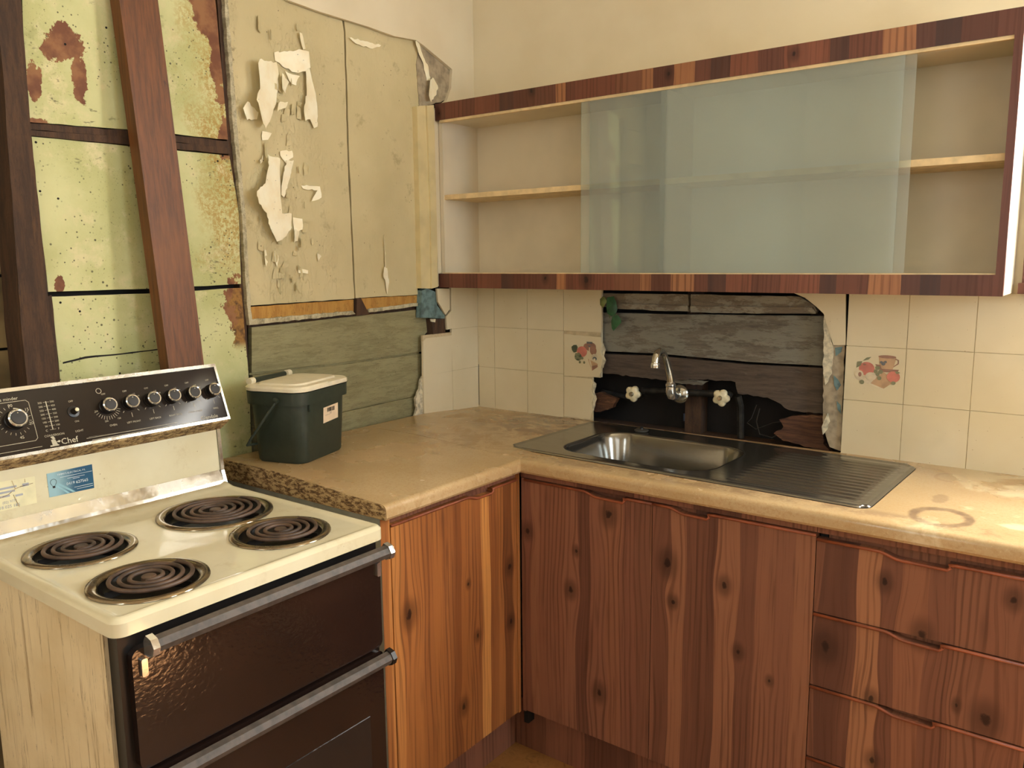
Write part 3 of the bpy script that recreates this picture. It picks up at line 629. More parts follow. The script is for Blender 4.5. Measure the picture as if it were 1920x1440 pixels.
# curled flakes of paint
def flake(pts, lift, curl=.006, side=-1, parent=pan_l, seed=0, base=-.016, mat=None):
    """outline in (y,z); the sheet bows out from the wall, its free edge curling most"""
    pts = ragged(pts, .003, .009, seed=seed)
    b = B(); f = b.faces.new([b.verts.new((0, p[0], p[1])) for p in pts])
    bmesh.ops.triangulate(b, faces=[f])
    for _ in range(3):
        es = [e for e in b.edges if e.calc_length() > .014]
        if es: bmesh.ops.subdivide_edges(b, edges=es, cuts=1)
    bmesh.ops.triangulate(b, faces=b.faces[:])
    ys = [v.co.y for v in b.verts]; zs = [v.co.z for v in b.verts]; y0, y1 = min(ys), max(ys); z0, z1 = min(zs), max(zs)
    for v in b.verts:
        t = (v.co.y-y0)/(y1-y0)
        if side > 0: t = 1-t
        w_ = mnoise.noise(Vector((v.co.y*28+seed, v.co.z*22, 0)))*.5+mnoise.noise(Vector((v.co.y*70+seed, v.co.z*60, 3)))*.25
        h = lift*(1-t)**1.3 + .004*w_ + .003
        v.co.x = base + max(.0012, h)
        v.co.y += side*-1*curl*max(0, (.45-t))**2
    r = bmesh.ops.extrude_face_region(b, geom=b.faces[:])
    bmesh.ops.translate(b, verts=[e for e in r['geom'] if isinstance(e, bmesh.types.BMVert)], vec=(.0009, 0, 0))
    return ob('paint_flake', b, mat or FLAKE, parent, smooth=.9)
def F5(*_): pass
flake([(-0.924,1.963),(-0.915,1.975),(-0.875,1.979),(-0.840,1.985),(-0.833,1.956),(-0.849,1.875),(-0.872,1.838),(-0.904,1.797),(-0.917,1.810),(-0.924,1.841),(-0.944,1.865),(-0.925,1.895),(-0.916,1.901)], .044, seed=1)
flake([(-0.844,2.010),(-0.757,2.032),(-0.733,2.031),(-0.730,1.988),(-0.746,1.976),(-0.780,1.968),(-0.810,1.974),(-0.842,1.988)], .012, seed=2, side=1)
flake([(-0.746,1.981),(-0.730,1.988),(-0.715,1.942),(-0.703,1.896),(-0.706,1.830),(-0.722,1.823),(-0.738,1.846),(-0.760,1.838),(-0.766,1.862),(-0.754,1.907),(-0.736,1.914)], .016, seed=3)
flake([(-0.900,1.732),(-0.849,1.726),(-0.863,1.649),(-0.870,1.601),(-0.853,1.577),(-0.813,1.578),(-0.819,1.533),(-0.839,1.514),(-0.880,1.498),(-0.905,1.531),(-0.919,1.574),(-0.952,1.597),(-0.958,1.629),(-0.932,1.644),(-0.901,1.665)], .044, seed=4)
flake([(-0.968,1.844),(-0.947,1.865),(-0.907,1.843),(-0.913,1.824),(-0.954,1.816)], .018, seed=5)
flake([(-0.833,1.956),(-0.800,1.939),(-0.820,1.904),(-0.838,1.913)], .018, seed=6)
flake([(-0.811,1.967),(-0.771,1.958),(-0.782,1.932),(-0.800,1.943)], .014, seed=7, side=1)
flake([(-0.847,1.875),(-0.807,1.885),(-0.811,1.874),(-0.854,1.850)], .012, seed=8)
flake([(-0.774,1.659),(-0.716,1.659),(-0.712,1.628),(-0.744,1.616),(-0.723,1.648),(-0.769,1.651)], .014, seed=9, side=1)
flake([(-0.808,1.568),(-0.784,1.564),(-0.785,1.534),(-0.807,1.529)], .012, seed=10, side=1)
flake([(-0.798,1.424),(-0.769,1.417),(-0.770,1.408),(-0.799,1.410)], .008, seed=11, side=1)
flake([(-0.814,1.534),(-0.788,1.531),(-0.799,1.501),(-0.822,1.496)], .016, seed=12)
flake([(-0.898,1.795),(-0.875,1.791),(-0.885,1.773),(-0.899,1.771)], .012, seed=13, side=1)
flake([(-0.843,1.747),(-0.806,1.752),(-0.803,1.734),(-0.826,1.717),(-0.838,1.729)], .008, seed=14, side=1)
flake([(-0.920,1.716),(-0.900,1.732),(-0.903,1.713),(-0.916,1.706)], .012, seed=15)
flake([(-0.918,1.488),(-0.908,1.473),(-0.901,1.444),(-0.911,1.429),(-0.918,1.459)], .007, seed=16)
flake([(-0.882,1.473),(-0.865,1.459),(-0.874,1.429),(-0.882,1.444)], .006, seed=17)
flake([(-0.826,1.724),(-0.796,1.727),(-0.820,1.666),(-0.842,1.621),(-0.854,1.628),(-0.842,1.679)], .010, seed=18)
flake([(-0.764,2.077),(-0.749,2.078),(-0.736,2.040),(-0.748,2.035)], .010, seed=19)
flake([(-0.731,1.466),(-0.711,1.458),(-0.728,1.443)], .005, seed=20)
crnd = random.Random(12)
for k in range(46):
    cy_ = crnd.gauss(-.83, .055); cz_k = crnd.choice((crnd.uniform(1.36, 1.50), crnd.uniform(1.5, 2.1))); w_ = crnd.uniform(.006, .016); h_ = crnd.uniform(.008, .035)
    if not -.96 < cy_ < -.66: continue
    q = [(cy_-w_/2+crnd.uniform(-.004, .004), cz_k-h_/2), (cy_+w_/2, cz_k-h_/2+crnd.uniform(-.006, .006)), (cy_+w_/2+crnd.uniform(-.004, .004), cz_k+h_/2), (cy_-w_/4, cz_k+h_/2+.004)]
    flake(q, crnd.uniform(.004, .010), seed=100+k, side=crnd.choice((-1, 1)), mat=PEEL)
flake([(-0.464,1.424),(-0.446,1.419),(-0.442,1.390),(-0.436,1.373),(-0.449,1.335),(-0.452,1.373),(-0.471,1.391)], .010, seed=21, parent=pan_r)
flake([(-0.455,1.526),(-0.451,1.458),(-0.450,1.419),(-0.457,1.424)], .005, seed=22, parent=pan_r)
flake([(-0.296,2.147),(-0.275,2.149),(-0.256,2.116),(-0.224,2.080),(-0.215,2.039),(-0.236,2.035),(-0.252,2.087),(-0.282,2.120)], .012, seed=23, parent=pan_r)
flake([(-0.234,2.036),(-0.207,2.047),(-0.173,2.025),(-0.201,1.990),(-0.234,1.964),(-0.254,1.982)], .026, seed=24, parent=pan_r)
flake([(-0.574,2.102),(-0.505,2.106),(-0.438,2.107),(-0.484,2.089),(-0.549,2.091)], .004, seed=25, parent=pan_r)

# ------------------------------------------------------------------ window on the right-hand wall
bm = B(); fw = .055
for a in ((WX0-.065, WX0, WZ0-.065, WZ1+.06), (WX1, WX1+.065, WZ0-.065, WZ1+.06), (WX0, WX1, WZ1, WZ1+.06), (WX0, WX1, WZ0-.065, WZ0)): box(bm, a[0], a[1], -.018, .0, a[2], a[3])
window = struct('window_1', bm, WL_trim, bevel=.003)
bm = B()
for a in ((WX0, WX0+.03, WZ0, WZ1), (WX1-.03, WX1, WZ0, WZ1), (WX0+.03, WX1-.03, WZ1-.03, WZ1), (WX0+.03, WX1-.03, WZ0, WZ0+.03)): box(bm, a[0], a[1], .0, .13, a[2], a[3])
ob('window_frame', bm, CREAM, window)
ob('window_sill', bx(WX0-.07, WX1+.07, -.045, -.018, WZ0-.07, WZ0-.045), WL_trim, window, bevel=.003)

bm = B()
for a in ((SY0-.06, SY0, SZ0-.06, SZ1+.06), (SY1, SY1+.06, SZ0-.06, SZ1+.06), (SY0, SY1, SZ1, SZ1+.06), (SY0, SY1, SZ0-.06, SZ0)): box(bm, 3.38, 3.4, *a)
struct('added_window', bm, CREAM, bevel=.003)  # unseen opening, put in to let the sun reach the floor
# ------------------------------------------------------------------ wall cupboard
CX1, CY, CZ0, CZ1 = 1.687, -.211, 1.350, 1.962
cup = T('wall_cupboard', 'long cream wall cupboard with dark wood-grain trim and sliding glass above the sink', 'cupboard', (0.84, -.1, CZ0))
bm = B()
box(bm, .002, .018, CY+.016, -.004, CZ0+.02, CZ1-.008); box(bm, CX1-.016, CX1, CY+.016, -.004, CZ0+.001, CZ1-.008)
box(bm, .018, CX1-.016, CY+.016, -.004, CZ0+.030, CZ0+.046); box(bm, .018, CX1-.016, CY+.016, -.004, CZ1-.056, CZ1-.040)
box(bm, .018, CX1-.016, -.008, -.004, CZ0+.046, CZ1-.056)
box(bm, .002, CX1, CY+.016, -.004, CZ1-.010, CZ1-.004)
ob('carcass', bm, WHITE_IN, cup)
ob('divider', bx(.828, .844, CY+.022, -.008, CZ0+.046, CZ1-.056), WHITE_IN, cup)
ob('shelf', bx(.018, .828, CY+.020, -.008, 1.648, 1.664), SHELFEDGE, cup); ob('shelf', bx(.844, CX1-.016, CY+.020, -.008, 1.648, 1.664), SHELFEDGE, cup)
ob('top_trim', bx(.0015, CX1, CY, CY+.016, CZ1-.054, CZ1), WL_trim, cup, bevel=.0015)
ob('bottom_trim', bx(.0015, CX1, CY, CY+.016, CZ0, CZ0+.048), WL_trim, cup, bevel=.0015)
ob('end_trim', bx(CX1-.017, CX1, CY, CY+.016, CZ0+.048, CZ1-.054), WL_trim, cup)
ob('glass_track', bx(.018, CX1-.017, CY+.003, CY+.014, CZ1-.062, CZ1-.054), SHELFEDGE, cup)
ob('glass_track', bx(.018, CX1-.017, CY+.004, CY+.016, CZ0+.048, CZ0+.051), SHELFEDGE, cup)
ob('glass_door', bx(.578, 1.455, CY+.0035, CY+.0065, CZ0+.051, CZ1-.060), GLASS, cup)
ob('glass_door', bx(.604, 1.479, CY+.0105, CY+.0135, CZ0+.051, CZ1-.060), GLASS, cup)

# ------------------------------------------------------------------ worktops
def warp(x, y, z):
    t = max(0, min(1, -y/.33)); t = t*t*(3-2*t)
    return z + .020*t*max(0, min(1, (.58-x)/.34))
XF, YF = .623, -.5835; TH = .036; RR = .014
prof = [(0, 0), (0, 0)]
def roll(s_end, zt):  # (s, z) rounded nose
    return [(s_end-RR+RR*math.sin(a*PI/2/5), zt-RR+RR*math.cos(a*PI/2/5)) for a in range(6)] + [(s_end, zt-TH+.006), (s_end-.004, zt-TH), (s_end-.03, zt-TH)]
# left leg, swept along y
bm = B(); ys = [-1.092, -1.0, -.9, -.8, -.7, -.62, -.5715]
P = [(.002, .9-TH)] + [(.002+.1*k, .9) for k in range(6)] + roll(XF, .9)
prev = None
for y in ys:
    R = [bm.verts.new((x, y, warp(x, y, z) if i else z)) for i, (x, z) in enumerate(P)]
    if prev:
        for k in range(len(R)-1): bm.faces.new((prev[k], prev[k+1], R[k+1], R[k]))
        bm.faces.new((prev[-1], prev[0], R[0], R[-1]))
    else: bm.faces.new(R)
    prev = R
bm.faces.new(prev[::-1])
wt = ob('worktop', bm, CTOP, None, smooth=.5); recenter(wt); tag(wt, 'beige laminate worktop between the corner and the cooker, under the compost bin', 'worktop')
ob('edge_strip', prism(B(), [(.004, .918)] + [(.1+.1*k, warp(.1+.1*k, -1.09, .8995)) for k in range(5)] + [(XF-.012, .899), (XF-.002, .888), (XF-.002, .866), (.004, .866)], 'y', -1.0945, -1.0922), GRIME, wt)
# right leg, swept along x, with the sink cut-out
bm = B(); sx0, sx1, sy0, sy1 = .60, 1.13, -.455, -.12
xs = [.002, .1, .2, .3, .4, .5, sx0, .609, sx1, 1.4, 1.7, 2.0, 2.3, 2.6]
prev = None; px = None
for x in xs + [None]:
    pass
def section(x, rolled):
    base = [(-.002, .9-TH)] + [(v, .9) for v in (-.002, sy1, -.2, -.3, -.4, sy1*0+sy0, -.52, -.5695)]
    if rolled: base += [(-s_, z) for s_, z in roll(-YF, .9)][1:]
    else: base += [(-.5697, .9)]*5 + [(-.5698, .9-TH+.006), (-.5699, .9-TH), (-.55, .9-TH)]
    return base
def sweep(xs, rolled):
    prev = None
    for x in xs:
        Sx = section(x, rolled)
        R = [bm.verts.new((x, y, warp(x, y, z) if i else z)) for i, (y, z) in enumerate(Sx)]
        if prev:
            for k in range(len(R)-1):
                ym = (Sx[k][0]+Sx[k+1][0])/2; xm = (x+px)/2
                if Sx[k][1] > .89 and Sx[k+1][1] > .89 and sx0 < xm < sx1 and sy0 < ym < sy1 and k > 0: continue
                try: bm.faces.new((prev[k], prev[k+1], R[k+1], R[k]))
                except ValueError: pass
            
        else: bm.faces.new(R)
        prev = R; px = x
    bm.faces.new(prev[::-1])
sweep([.002, .1, .2, .3, .4, .5, .60, .609], False); sweep([.609, sx1, 1.4, 1.7, 2.0, 2.3, 2.6], True)
wt2 = ob('worktop', bm, CTOP, None, smooth=.5); recenter(wt2); tag(wt2, 'stained beige laminate worktop around the steel sink, running along the tiled wall', 'worktop')

# ------------------------------------------------------------------ base cupboards
def front(name, s0, s1, z0, z1, dip0, dip1, mat, par, ax, f0, depth=.017):
    """door or drawer front with a scooped finger pull in its top edge; f0 = outer face coordinate"""
    top = [(s0, z1)]
    n = 8
    for k in range(n+1):
        t = k/n; top.append((dip0-.045+.045*t, z1-.011*(t*t*(3-2*t))))
    top += [(dip1-.006, z1-.012), (dip1, z1-.006), (dip1-.003, z1-.001), (dip1+.012, z1), (s1, z1)]
    pts = top+[(s1, z0), (s0, z0)]
    a, b_ = (f0, f0+depth) if ax == 'y' else (f0-depth, f0)
    d = ob(name, prism(B(), pts, ax, a, b_), mat, par)
    # red-brown lip following the top edge
    bm = B(); o = -.0012 if ax == 'y' else .0012
    q = [((s, f0+o, z-.0030) if ax == 'y' else (f0+o, s, z-.0030)) for s, z in top]
    tube(bm, q, .0036, 6)
    q = [((s, f0+.012, z) if ax == 'y' else (f0-.012, s, z)) for s, z in ((s0, z1-.003), (s1, z1-.003))]
    ob('finger_pull', bm, LIP, d, smooth=True)
    return d
cl = T('base_cupboard', 'low knotty orange wood-grain cupboard beside the cooker', 'cupboard', (.3, -.8, 0))
ob('carcass', bx(.03, .580, -1.074, -.59, .152, .862), GREYL, cl)
ob('face_backing', bx(.5803, .585, -1.06, -.59, .16, .8455), WL_raily, cl)
ob('side_panel', bx(.02, .600, -1.091, -1.0745, .0, .863), GREYL, cl)
ob('stile', bx(.5805, .601, -1.0905, -1.062, .0, .862), WL_left, cl)
ob('top_rail', bx(.5805, .598, -1.061, -.575, .846, .8625), WL_raily, cl)
dl = front('door', -1.0605, -.578, .148, .8435, -.745, -.683, WL_left, cl, 'x', .603)
ob('corner_post', bx(.582, .604, -.5765, -.5645, .145, .862), WL_left, cl)
ob('kickboard', bx(.53, .546, -1.06, -.515, .0, .147), WL_raily, cl)
cr = T('base_cupboard', 'low two-door knotty wood-grain cupboard under the sink', 'cupboard', (1.0, -.3, 0))
bm = bx(.60, 1.41, -.545, -.50, .156, .17); box(bm, .60, .615, -.545, -.02, .10, .70); box(bm, 1.396, 1.41, -.545, -.02, .10, .70); box(bm, .60, 1.41, -.03, -.02, .10, .70); ob('carcass', bm, DARK, cr)
ob('top_rail', bx(.606, 1.41, -.561, -.546, .846, .8625), WL_rail, cr)
ob('face_backing', bx(.606, 1.41, -.5455, -.5455+.004, .17, .8455), WL_rail, cr)
ob('door', bx(.61, .62, -.5636, -.547, .15, .845), WL_d1, cr).name = 'filler_strip'
front('door', .6205, 1.0125, .154, .8435, .855, .935, WL_d1, cr, 'y', -.5636)
front('door', 1.0145, 1.4095, .154, .8435, 1.10, 1.162, WL_d2, cr, 'y', -.5636)
ob('kickboard', bx(.565, 1.41, -.515, -.50, .0, .153), WL_rail, cr)
ob('kick_return', bx(.548, .564, -.515, -.500, .0, .15), WL_raily, cr)
dw = T('drawer_unit', 'bank of knotty wood-grain drawers at the right, below the stained worktop', 'drawers', (1.62, -.3, 0))
bm = bx(1.414, 1.43, -.545, -.02, .156, .845); box(bm, 1.80, 1.815, -.545, -.02, .156, .845); box(bm, 1.43, 1.80, -.03, -.02, .10, .862); box(bm, 1.43, 1.80, -.545, -.03, .156, .17); ob('carcass', bm, DARK, dw)
ob('top_rail', bx(1.411, 1.82, -.561, -.546, .846, .8625), WL_rail, dw)
ob('face_backing', bx(1.432, 1.798, -.5455, -.5415, .12, .8455), WL_rail, dw)
for (z0, z1, d0, d1) in ((.6655, .8345, 1.58, 1.672), (.4935, .6625, 1.60, 1.668), (.3195, .4905, 1.59, 1.664), (.154, .3165, 1.59, 1.664)):
    front('drawer', 1.4115, 1.822, z0, z1, d0, d1, WL_dr, dw, 'y', -.5636)
ob('kickboard', bx(1.411, 1.82, -.515, -.50, .0, .153), WL_rail, dw)
cr2 = T('base_cupboard', 'wood-grain cupboard right of the drawer bank, below the window', 'cupboard', (2.2, -.3, 0))
ob('carcass', bx(1.83, 2.59, -.545, -.02, .10, .862), WHITE_IN, cr2); ob('door', bx(1.826, 2.20, -.5636, -.547, .154, .8435), WL_d2, cr2, bevel=.002); ob('door', bx(2.203, 2.59, -.5636, -.547, .154, .8435), WL_d2, cr2, bevel=.002)
ob('kickboard', bx(1.83, 2.59, -.515, -.50, .0, .099), WL_rail, cr2)

# ------------------------------------------------------------------ sink
def sink():
    x0, x1, y0, y1 = .505, 1.507, -.497, -.040
    root = T('kitchen_sink', 'dull stainless steel sink with left bowl and ribbed drainer on the right', 'sink', (1.0, -.27, .9))
    bxc, byc, hw, hh, rc = .865, -.285, .235, .160, .085
    nx, ny = 190, 96
    rot = -.028
    b = B(); grid = []
    def sdf(x, y):
        qx, qy = abs(x-bxc)-(hw-rc), abs(y-byc)-(hh-rc)
        return math.hypot(max(qx, 0), max(qy, 0))+min(max(qx, qy), 0)-rc
    def H(x, y):
        # distance to the rim of the plate
        qx, qy = abs(x-(x0+x1)/2)-((x1-x0)/2-.03), abs(y-(y0+y1)/2)-((y1-y0)/2-.03)
        d = math.hypot(max(qx, 0), max(qy, 0))+min(max(qx, qy), 0)-.03
        z = .9065
        if d > -.006: z = .9065-.0052*max(0, min(1, (d+.006)/.006))**2
        elif d > -.026: z = .9065 - .0025*min(1, (-.006-d)/.010)
        else: z = .904
        s = sdf(x, y)
        if s < 0:
            t = min(1, -s/.045); z = .904-.135*(t*t*(3-2*t))
            z -= .012*max(0, 1-math.hypot(x-bxc, y-byc)/.2)
        elif s < .012: z += .0
        if x > 1.165 and x < 1.478 and -.47 < y < -.075:
            e = min(1, (x-1.165)/.03)*min(1, (1.478-x)/.02)*min(1, (y+.47)/.012)*min(1, (-.075-y)/.012)
            k = (math.sin((y+.47)/.395*2*PI*14)+1)/2
            z += e*(.0052*k-.0030)
        return z
    cx, cy = (x0+x1)/2, (y0+y1)/2
    for j in range(ny+1):
        row = []
        for i in range(nx+1):
            x = x0+(x1-x0)*i/nx; y = y0+(y1-y0)*j/ny
            # round the plate corners
            qx, qy = abs(x-cx)-((x1-x0)/2-.03), abs(y-cy)-((y1-y0)/2-.03)
            z = H(x, y)
            if qx > 0 and qy > 0:
                L = math.hypot(qx, qy); m = max(qx, qy)
                if L > 1e-6: x = cx+math.copysign((x1-x0)/2-.03+qx*m/L, x-cx); y = cy+math.copysign((y1-y0)/2-.03+qy*m/L, y-cy)
            xr = cx+(x-cx)*math.cos(rot)-(y-cy)*math.sin(rot); yr = cy+(x-cx)*math.sin(rot)+(y-cy)*math.cos(rot)
            row.append(b.verts.new((xr, yr, z)))
        grid.append(row)
    for j in range(ny):
        for i in range(nx): b.faces.new((grid[j][i], grid[j][i+1], grid[j+1][i+1], grid[j+1][i]))
    ob('sink_top', b, STEEL, root, smooth=True)
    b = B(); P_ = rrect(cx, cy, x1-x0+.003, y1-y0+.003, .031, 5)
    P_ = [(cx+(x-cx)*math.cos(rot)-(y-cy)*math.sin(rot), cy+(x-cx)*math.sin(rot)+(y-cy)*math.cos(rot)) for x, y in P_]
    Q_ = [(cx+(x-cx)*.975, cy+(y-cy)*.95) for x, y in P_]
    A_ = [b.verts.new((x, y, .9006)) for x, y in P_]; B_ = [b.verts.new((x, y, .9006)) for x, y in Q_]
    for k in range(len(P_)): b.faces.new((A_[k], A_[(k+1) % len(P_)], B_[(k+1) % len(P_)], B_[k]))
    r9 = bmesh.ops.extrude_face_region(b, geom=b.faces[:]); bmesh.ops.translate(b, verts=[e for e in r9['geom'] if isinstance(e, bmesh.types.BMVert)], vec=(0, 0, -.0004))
    ob('rim_shadow', b, BLACKPL, root)  # dark ring standing in for the shadow line under the sink rim
    b = B(); lathe(b, [(.0001, .003), (.022, .003), (.030, .006), (.034, .006), (.036, .001)], (bxc, byc, .759), (0, 0, 1), 20); ob('waste_outlet', b, CHROMED, root, smooth=.6)
sink()
pg = T('sink_plug', 'small grey rubber plug lying on the back ledge of the sink', 'plug', (.727, -.083, .9047))
b = B(); lathe(b, [(.0001, 0), (.019, 0), (.022, .003), (.022, .006), (.018, .008), (.0001, .008)], (.727, -.083, .9047), (0, 0, 1), 20); ob('stopper', b, RUBBER, pg, smooth=.6)
b = B(); lathe(b, [(.006, 0), (.005, .004), (.006, .007), (.0001, .008)], (.727, -.083, .9127), (0, 0, 1), 10); ob('plug_stem', b, BLACKPL, pg, smooth=.6)

# ------------------------------------------------------------------ tap set
tp = T('wall_tap_set', 'old chrome wall-mounted swan-neck tap with two ivory handles in the broken wall', 'tap', (.812, .03, 1.0))
b = B(); tube(b, [(.655, .045, 1.012), (.812, .045, 1.020), (.962, .045, 1.026)], .011, 10); tube(b, [(.655, .045, 1.012), (.652, .06, .99), (.60, .08, .975), (.48, .09, .985)], .010, 8); tube(b, [(.985, .05, 1.024), (.99, .06, .99), (.99, .07, .89)], .011, 8); ob('pipe', b, PIPE, tp, smooth=.7)
b = B(); lathe(b, [(.012, .05), (.012, .01), (.030, .008), (.030, .004), (.024, -.004), (.013, -.008), (.012, -.02)], (.812, 0, 1.020), (0, 1, 0), 20)
ob('wall_flange', b, CHROMED, tp, smooth=.6)
b = B(); tube(b, [(.812, -.01, 1.020), (.811, -.03, 1.019), (.809, -.044, 1.024), (.808, -.050, 1.036), (.808, -.051, 1.052)], [.013, .0155, .017, .0165, .015], 14); lathe(b, [(.0155, 0), (.0165, .002), (.0165, .009), (.0135, .012), (.012, .016)], (.808, -.051, 1.050), (0, 0, 1), 16)
ob('spout_elbow', b, CHROME, tp, smooth=.7)
b = B()
tube(b, [(.808, -.051, 1.062), (.807, -.053, 1.080), (.804, -.060, 1.105), (.801, -.068, 1.130), (.799, -.078, 1.150), (.797, -.090, 1.162), (.795, -.104, 1.166), (.794, -.116, 1.160), (.793, -.124, 1.146), (.793, -.127, 1.130)], [.0125, .0115, .0105, .010, .0095, .0095, .0100, .0110, .0120, .0125], 14)
ob('swan_neck', b, CHROMED, tp, smooth=.7)
b = B(); lathe(b, [(.0105, .016), (.0105, .0), (.0135, -.001), (.0140, .006), (.0135, .012), (.0120, .014)], (.793, -.1275, 1.118), (0, 0, 1), 16); ob('outlet_nozzle', b, CHROME, tp, smooth=.6)
for hx, hz in ((.668, 1.013), (.965, 1.028)):
    b = B(); tube(b, [(hx, .045, hz), (hx, -.03, hz)], .007, 8); tube(b, [(hx, .03, hz), (hx, .0, hz)], .011, 8); ob('spindle', b, PIPE, tp, smooth=.7)
    b = B(); loops = []
    for (yy, k, cap) in ((-.022, .75, 1), (-.026, .95, 1), (-.034, 1.0, 1), (-.040, .93, 1), (-.043, .70, 1)):
        L = []
        for a in range(48):
            t = 2*PI*a/48; lob = .5+.5*math.cos(5*t+.6); r = (.0205+.0068*(lob**.55))*k; L.append((hx+r*math.cos(t), yy, hz+r*math.sin(t)))
        loops.append(L)
    loft(b, loops); hd = ob('tap_handle', b, TAPW, tp, smooth=.9)
    b = B(); lathe(b, [(.0001, .049), (.006, .049), (.0075, .047), (.008, .042)], (hx, 0, hz), (0, -1, 0), 16); lathe(b, [(.0001, .0495), (.004, .0495), (.004, .049)], (hx, 0, hz), (0, -1, 0), 10)
    ob('handle_button', b, CHROMED, hd, smooth=.6)
wires = T('loose_wires', 'thin grey wires dangling in the dark hole right of the tap', 'wire', (1.03, .04, .92))
b = B(); tube(b, [(1.04, .06, 1.0), (1.03, .05, .96), (1.02, .04, .945), (1.05, .035, .93), (1.10, .04, .955), (1.17, .05, .97)], .0014, 5); ob('wire', b, PIPE, wires)
b = B(); tube(b, [(1.05, .06, .99), (1.045, .05, .95), (1.06, .04, .915), (1.10, .035, .91), (1.14, .045, .94), (1.15, .06, .96)], .0018, 5); ob('wire', b, PIPE, wires)

# ------------------------------------------------------------------ ivy poking through the hole
iv = T('ivy_sprig', 'green ivy leaves poking through the top left corner of the broken wall', 'plant', (.55, .0, 1.27))
def leaf(pts, y0, lean, mat):
    b = B(); cx = sum(p[0] for p in pts)/len(pts); cz = sum(p[1] for p in pts)/len(pts); n = len(pts)
    ve = [b.verts.new((p[0], y0+lean*(p[1]-cz)+.006*(1 if i % 2 else .4), p[1])) for i, p in enumerate(pts)]; c = b.verts.new((cx, y0-.003, cz))
    for i in range(n): b.faces.new((ve[i], ve[(i+1) % n], c))
    r = bmesh.ops.extrude_face_region(b, geom=b.faces[:]); bmesh.ops.translate(b, verts=[e for e in r['geom'] if isinstance(e, bmesh.types.BMVert)], vec=(0, .0006, 0))
    ob('leaf', b, mat, iv, smooth=.9)
leaf([(0.554,1.318),(0.576,1.322),(0.588,1.305),(0.593,1.281),(0.589,1.263),(0.573,1.257),(0.557,1.266),(0.551,1.290)], -.012, .1, LEAF)
leaf([(0.576,1.257),(0.592,1.263),(0.606,1.251),(0.606,1.238),(0.590,1.221),(0.576,1.209),(0.572,1.217),(0.568,1.240)], -.010, -.1, LEAF)
leaf([(0.527,1.312),(0.535,1.321),(0.547,1.316),(0.553,1.304),(0.543,1.290),(0.539,1.282),(0.529,1.293)], -.010, .1, LEAF2)
b = B(); tube(b, [(.555, .035, 1.31), (.548, .01, 1.305), (.553, -.006, 1.29), (.565, -.006, 1.25)], .0012, 5); ob('stem', b, LEAF2, iv)

# ------------------------------------------------------------------ leaning timber
lt = T('loose_timber', 'red-brown sawn timber leaning against the green wall behind the cooker', 'timber', (.20, -1.2, 0))
b = B()
A0, A1 = [(-1.276,1.193),(-1.183,1.190)]; T0, T1 = [(-1.297,2.044),(-1.202,2.066)]
def lerp(z, p, q, za, zb): return p+(q-p)*(z-za)/(zb-za)
loops = []
for z in (0.0, .5, .9, 1.18, 1.5, 1.8, 2.08, 2.28):
    xf = lerp(z, .090, .030, 1.18, 2.05); ya = lerp(z, A0[0], T0[0], A0[1], T0[1]); yb = lerp(z, A1[0], T1[0], A1[1], T1[1])
    loops.append([(xf, ya, z), (xf, yb, z), (xf-.040, yb, z), (xf-.040, ya, z)])
loft(b, loops); ob('plank', b, REDW, lt, bevel=.002, seg=1)

# ------------------------------------------------------------------ compost bin
BZ = .9203
bn = T('compost_bin', 'dark green kitchen compost bin with a cream lid on the worktop by the wall', 'bin', (.136, -.936, BZ), .303)
bn.scale = (1, 1, .985)
def rl(w, d, r, z, dx=0): return [(x+dx, y, z) for x, y in rrect(0, 0, d, w, r, 7)]
b = B(); loft(b, [rl(.200, .145, .030, 0), rl(.209, .153, .034, .006), rl(.226, .168, .036, .160), rl(.226, .168, .036, .175)], True, False)
ob('bucket', b, BIN, bn, local=True, smooth=.6)
b = B(); loft(b, [rl(.228, .170, .036, .158), rl(.244, .184, .038, .159), rl(.246, .186, .038, .192), rl(.238, .178, .036, .193)], False, True)
ob('rim', b, BIN, bn, local=True, smooth=.6)
b = B(); loft(b, [rl(.240, .180, .037, .1935), rl(.249, .189, .040, .195), rl(.250, .190, .040, .203), rl(.240, .180, .037, .208), rl(.196, .138, .03, .2085), rl(.190, .132, .03, .213), rl(.150, .10, .03, .2145)])
lid = ob('lid', b, LID, bn, local=True, smooth=.55)
b = B(); prism(b, rrect(.092, .045, .012, .085, .004, 3), 'z', .199, .2075); ob('lid_tab', b, LID, lid, local=True, bevel=.001, seg=1)
b = B(); tube(b, [(-.088, -.075, .214), (-.088, .065, .214)], .0075, 10); ob('hinge', b, BIN, lid, local=True, smooth=.7)
for yy in (-.092, .072):
    b = B(); tube(b, [(-.088, yy, .214), (-.088, yy+.018, .214)], .0095, 12); ob('hinge_knuckle', b, LID, lid, local=True, smooth=.7)
b = B(); tube(b, [(.02, -.124, .172), (-.005, -.135, .135), (-.045, -.15, .075), (-.058, -.152, .055), (-.06, -.11, .05)], .0035, 8); tube(b, [(.02, -.124, .172), (.02, -.132, .176), (.028, -.132, .172)], .006, 8)
ob('carry_handle', b, BIN, bn, local=True, smooth=.7)
b = B(); prism(b, rrect(.02, .16, .012, .02, .003, 3), 'z', 0, 0) if False else None
prism(b, [(-.017+.0, .150-.003), (-.010, .150-.003), (-.010, .172), (-.017, .172)], 'x', .0825, .087) if False else box(b, .0845, .0885, -.082, -.075, .140, .160)
ob('rim_rib', b, BIN, bn, local=True, bevel=.001, seg=1)
nx_ = .0865
def BF(y, z, o=0): return (.0765+(z/.16)*.0075+.0006+o, y, z)
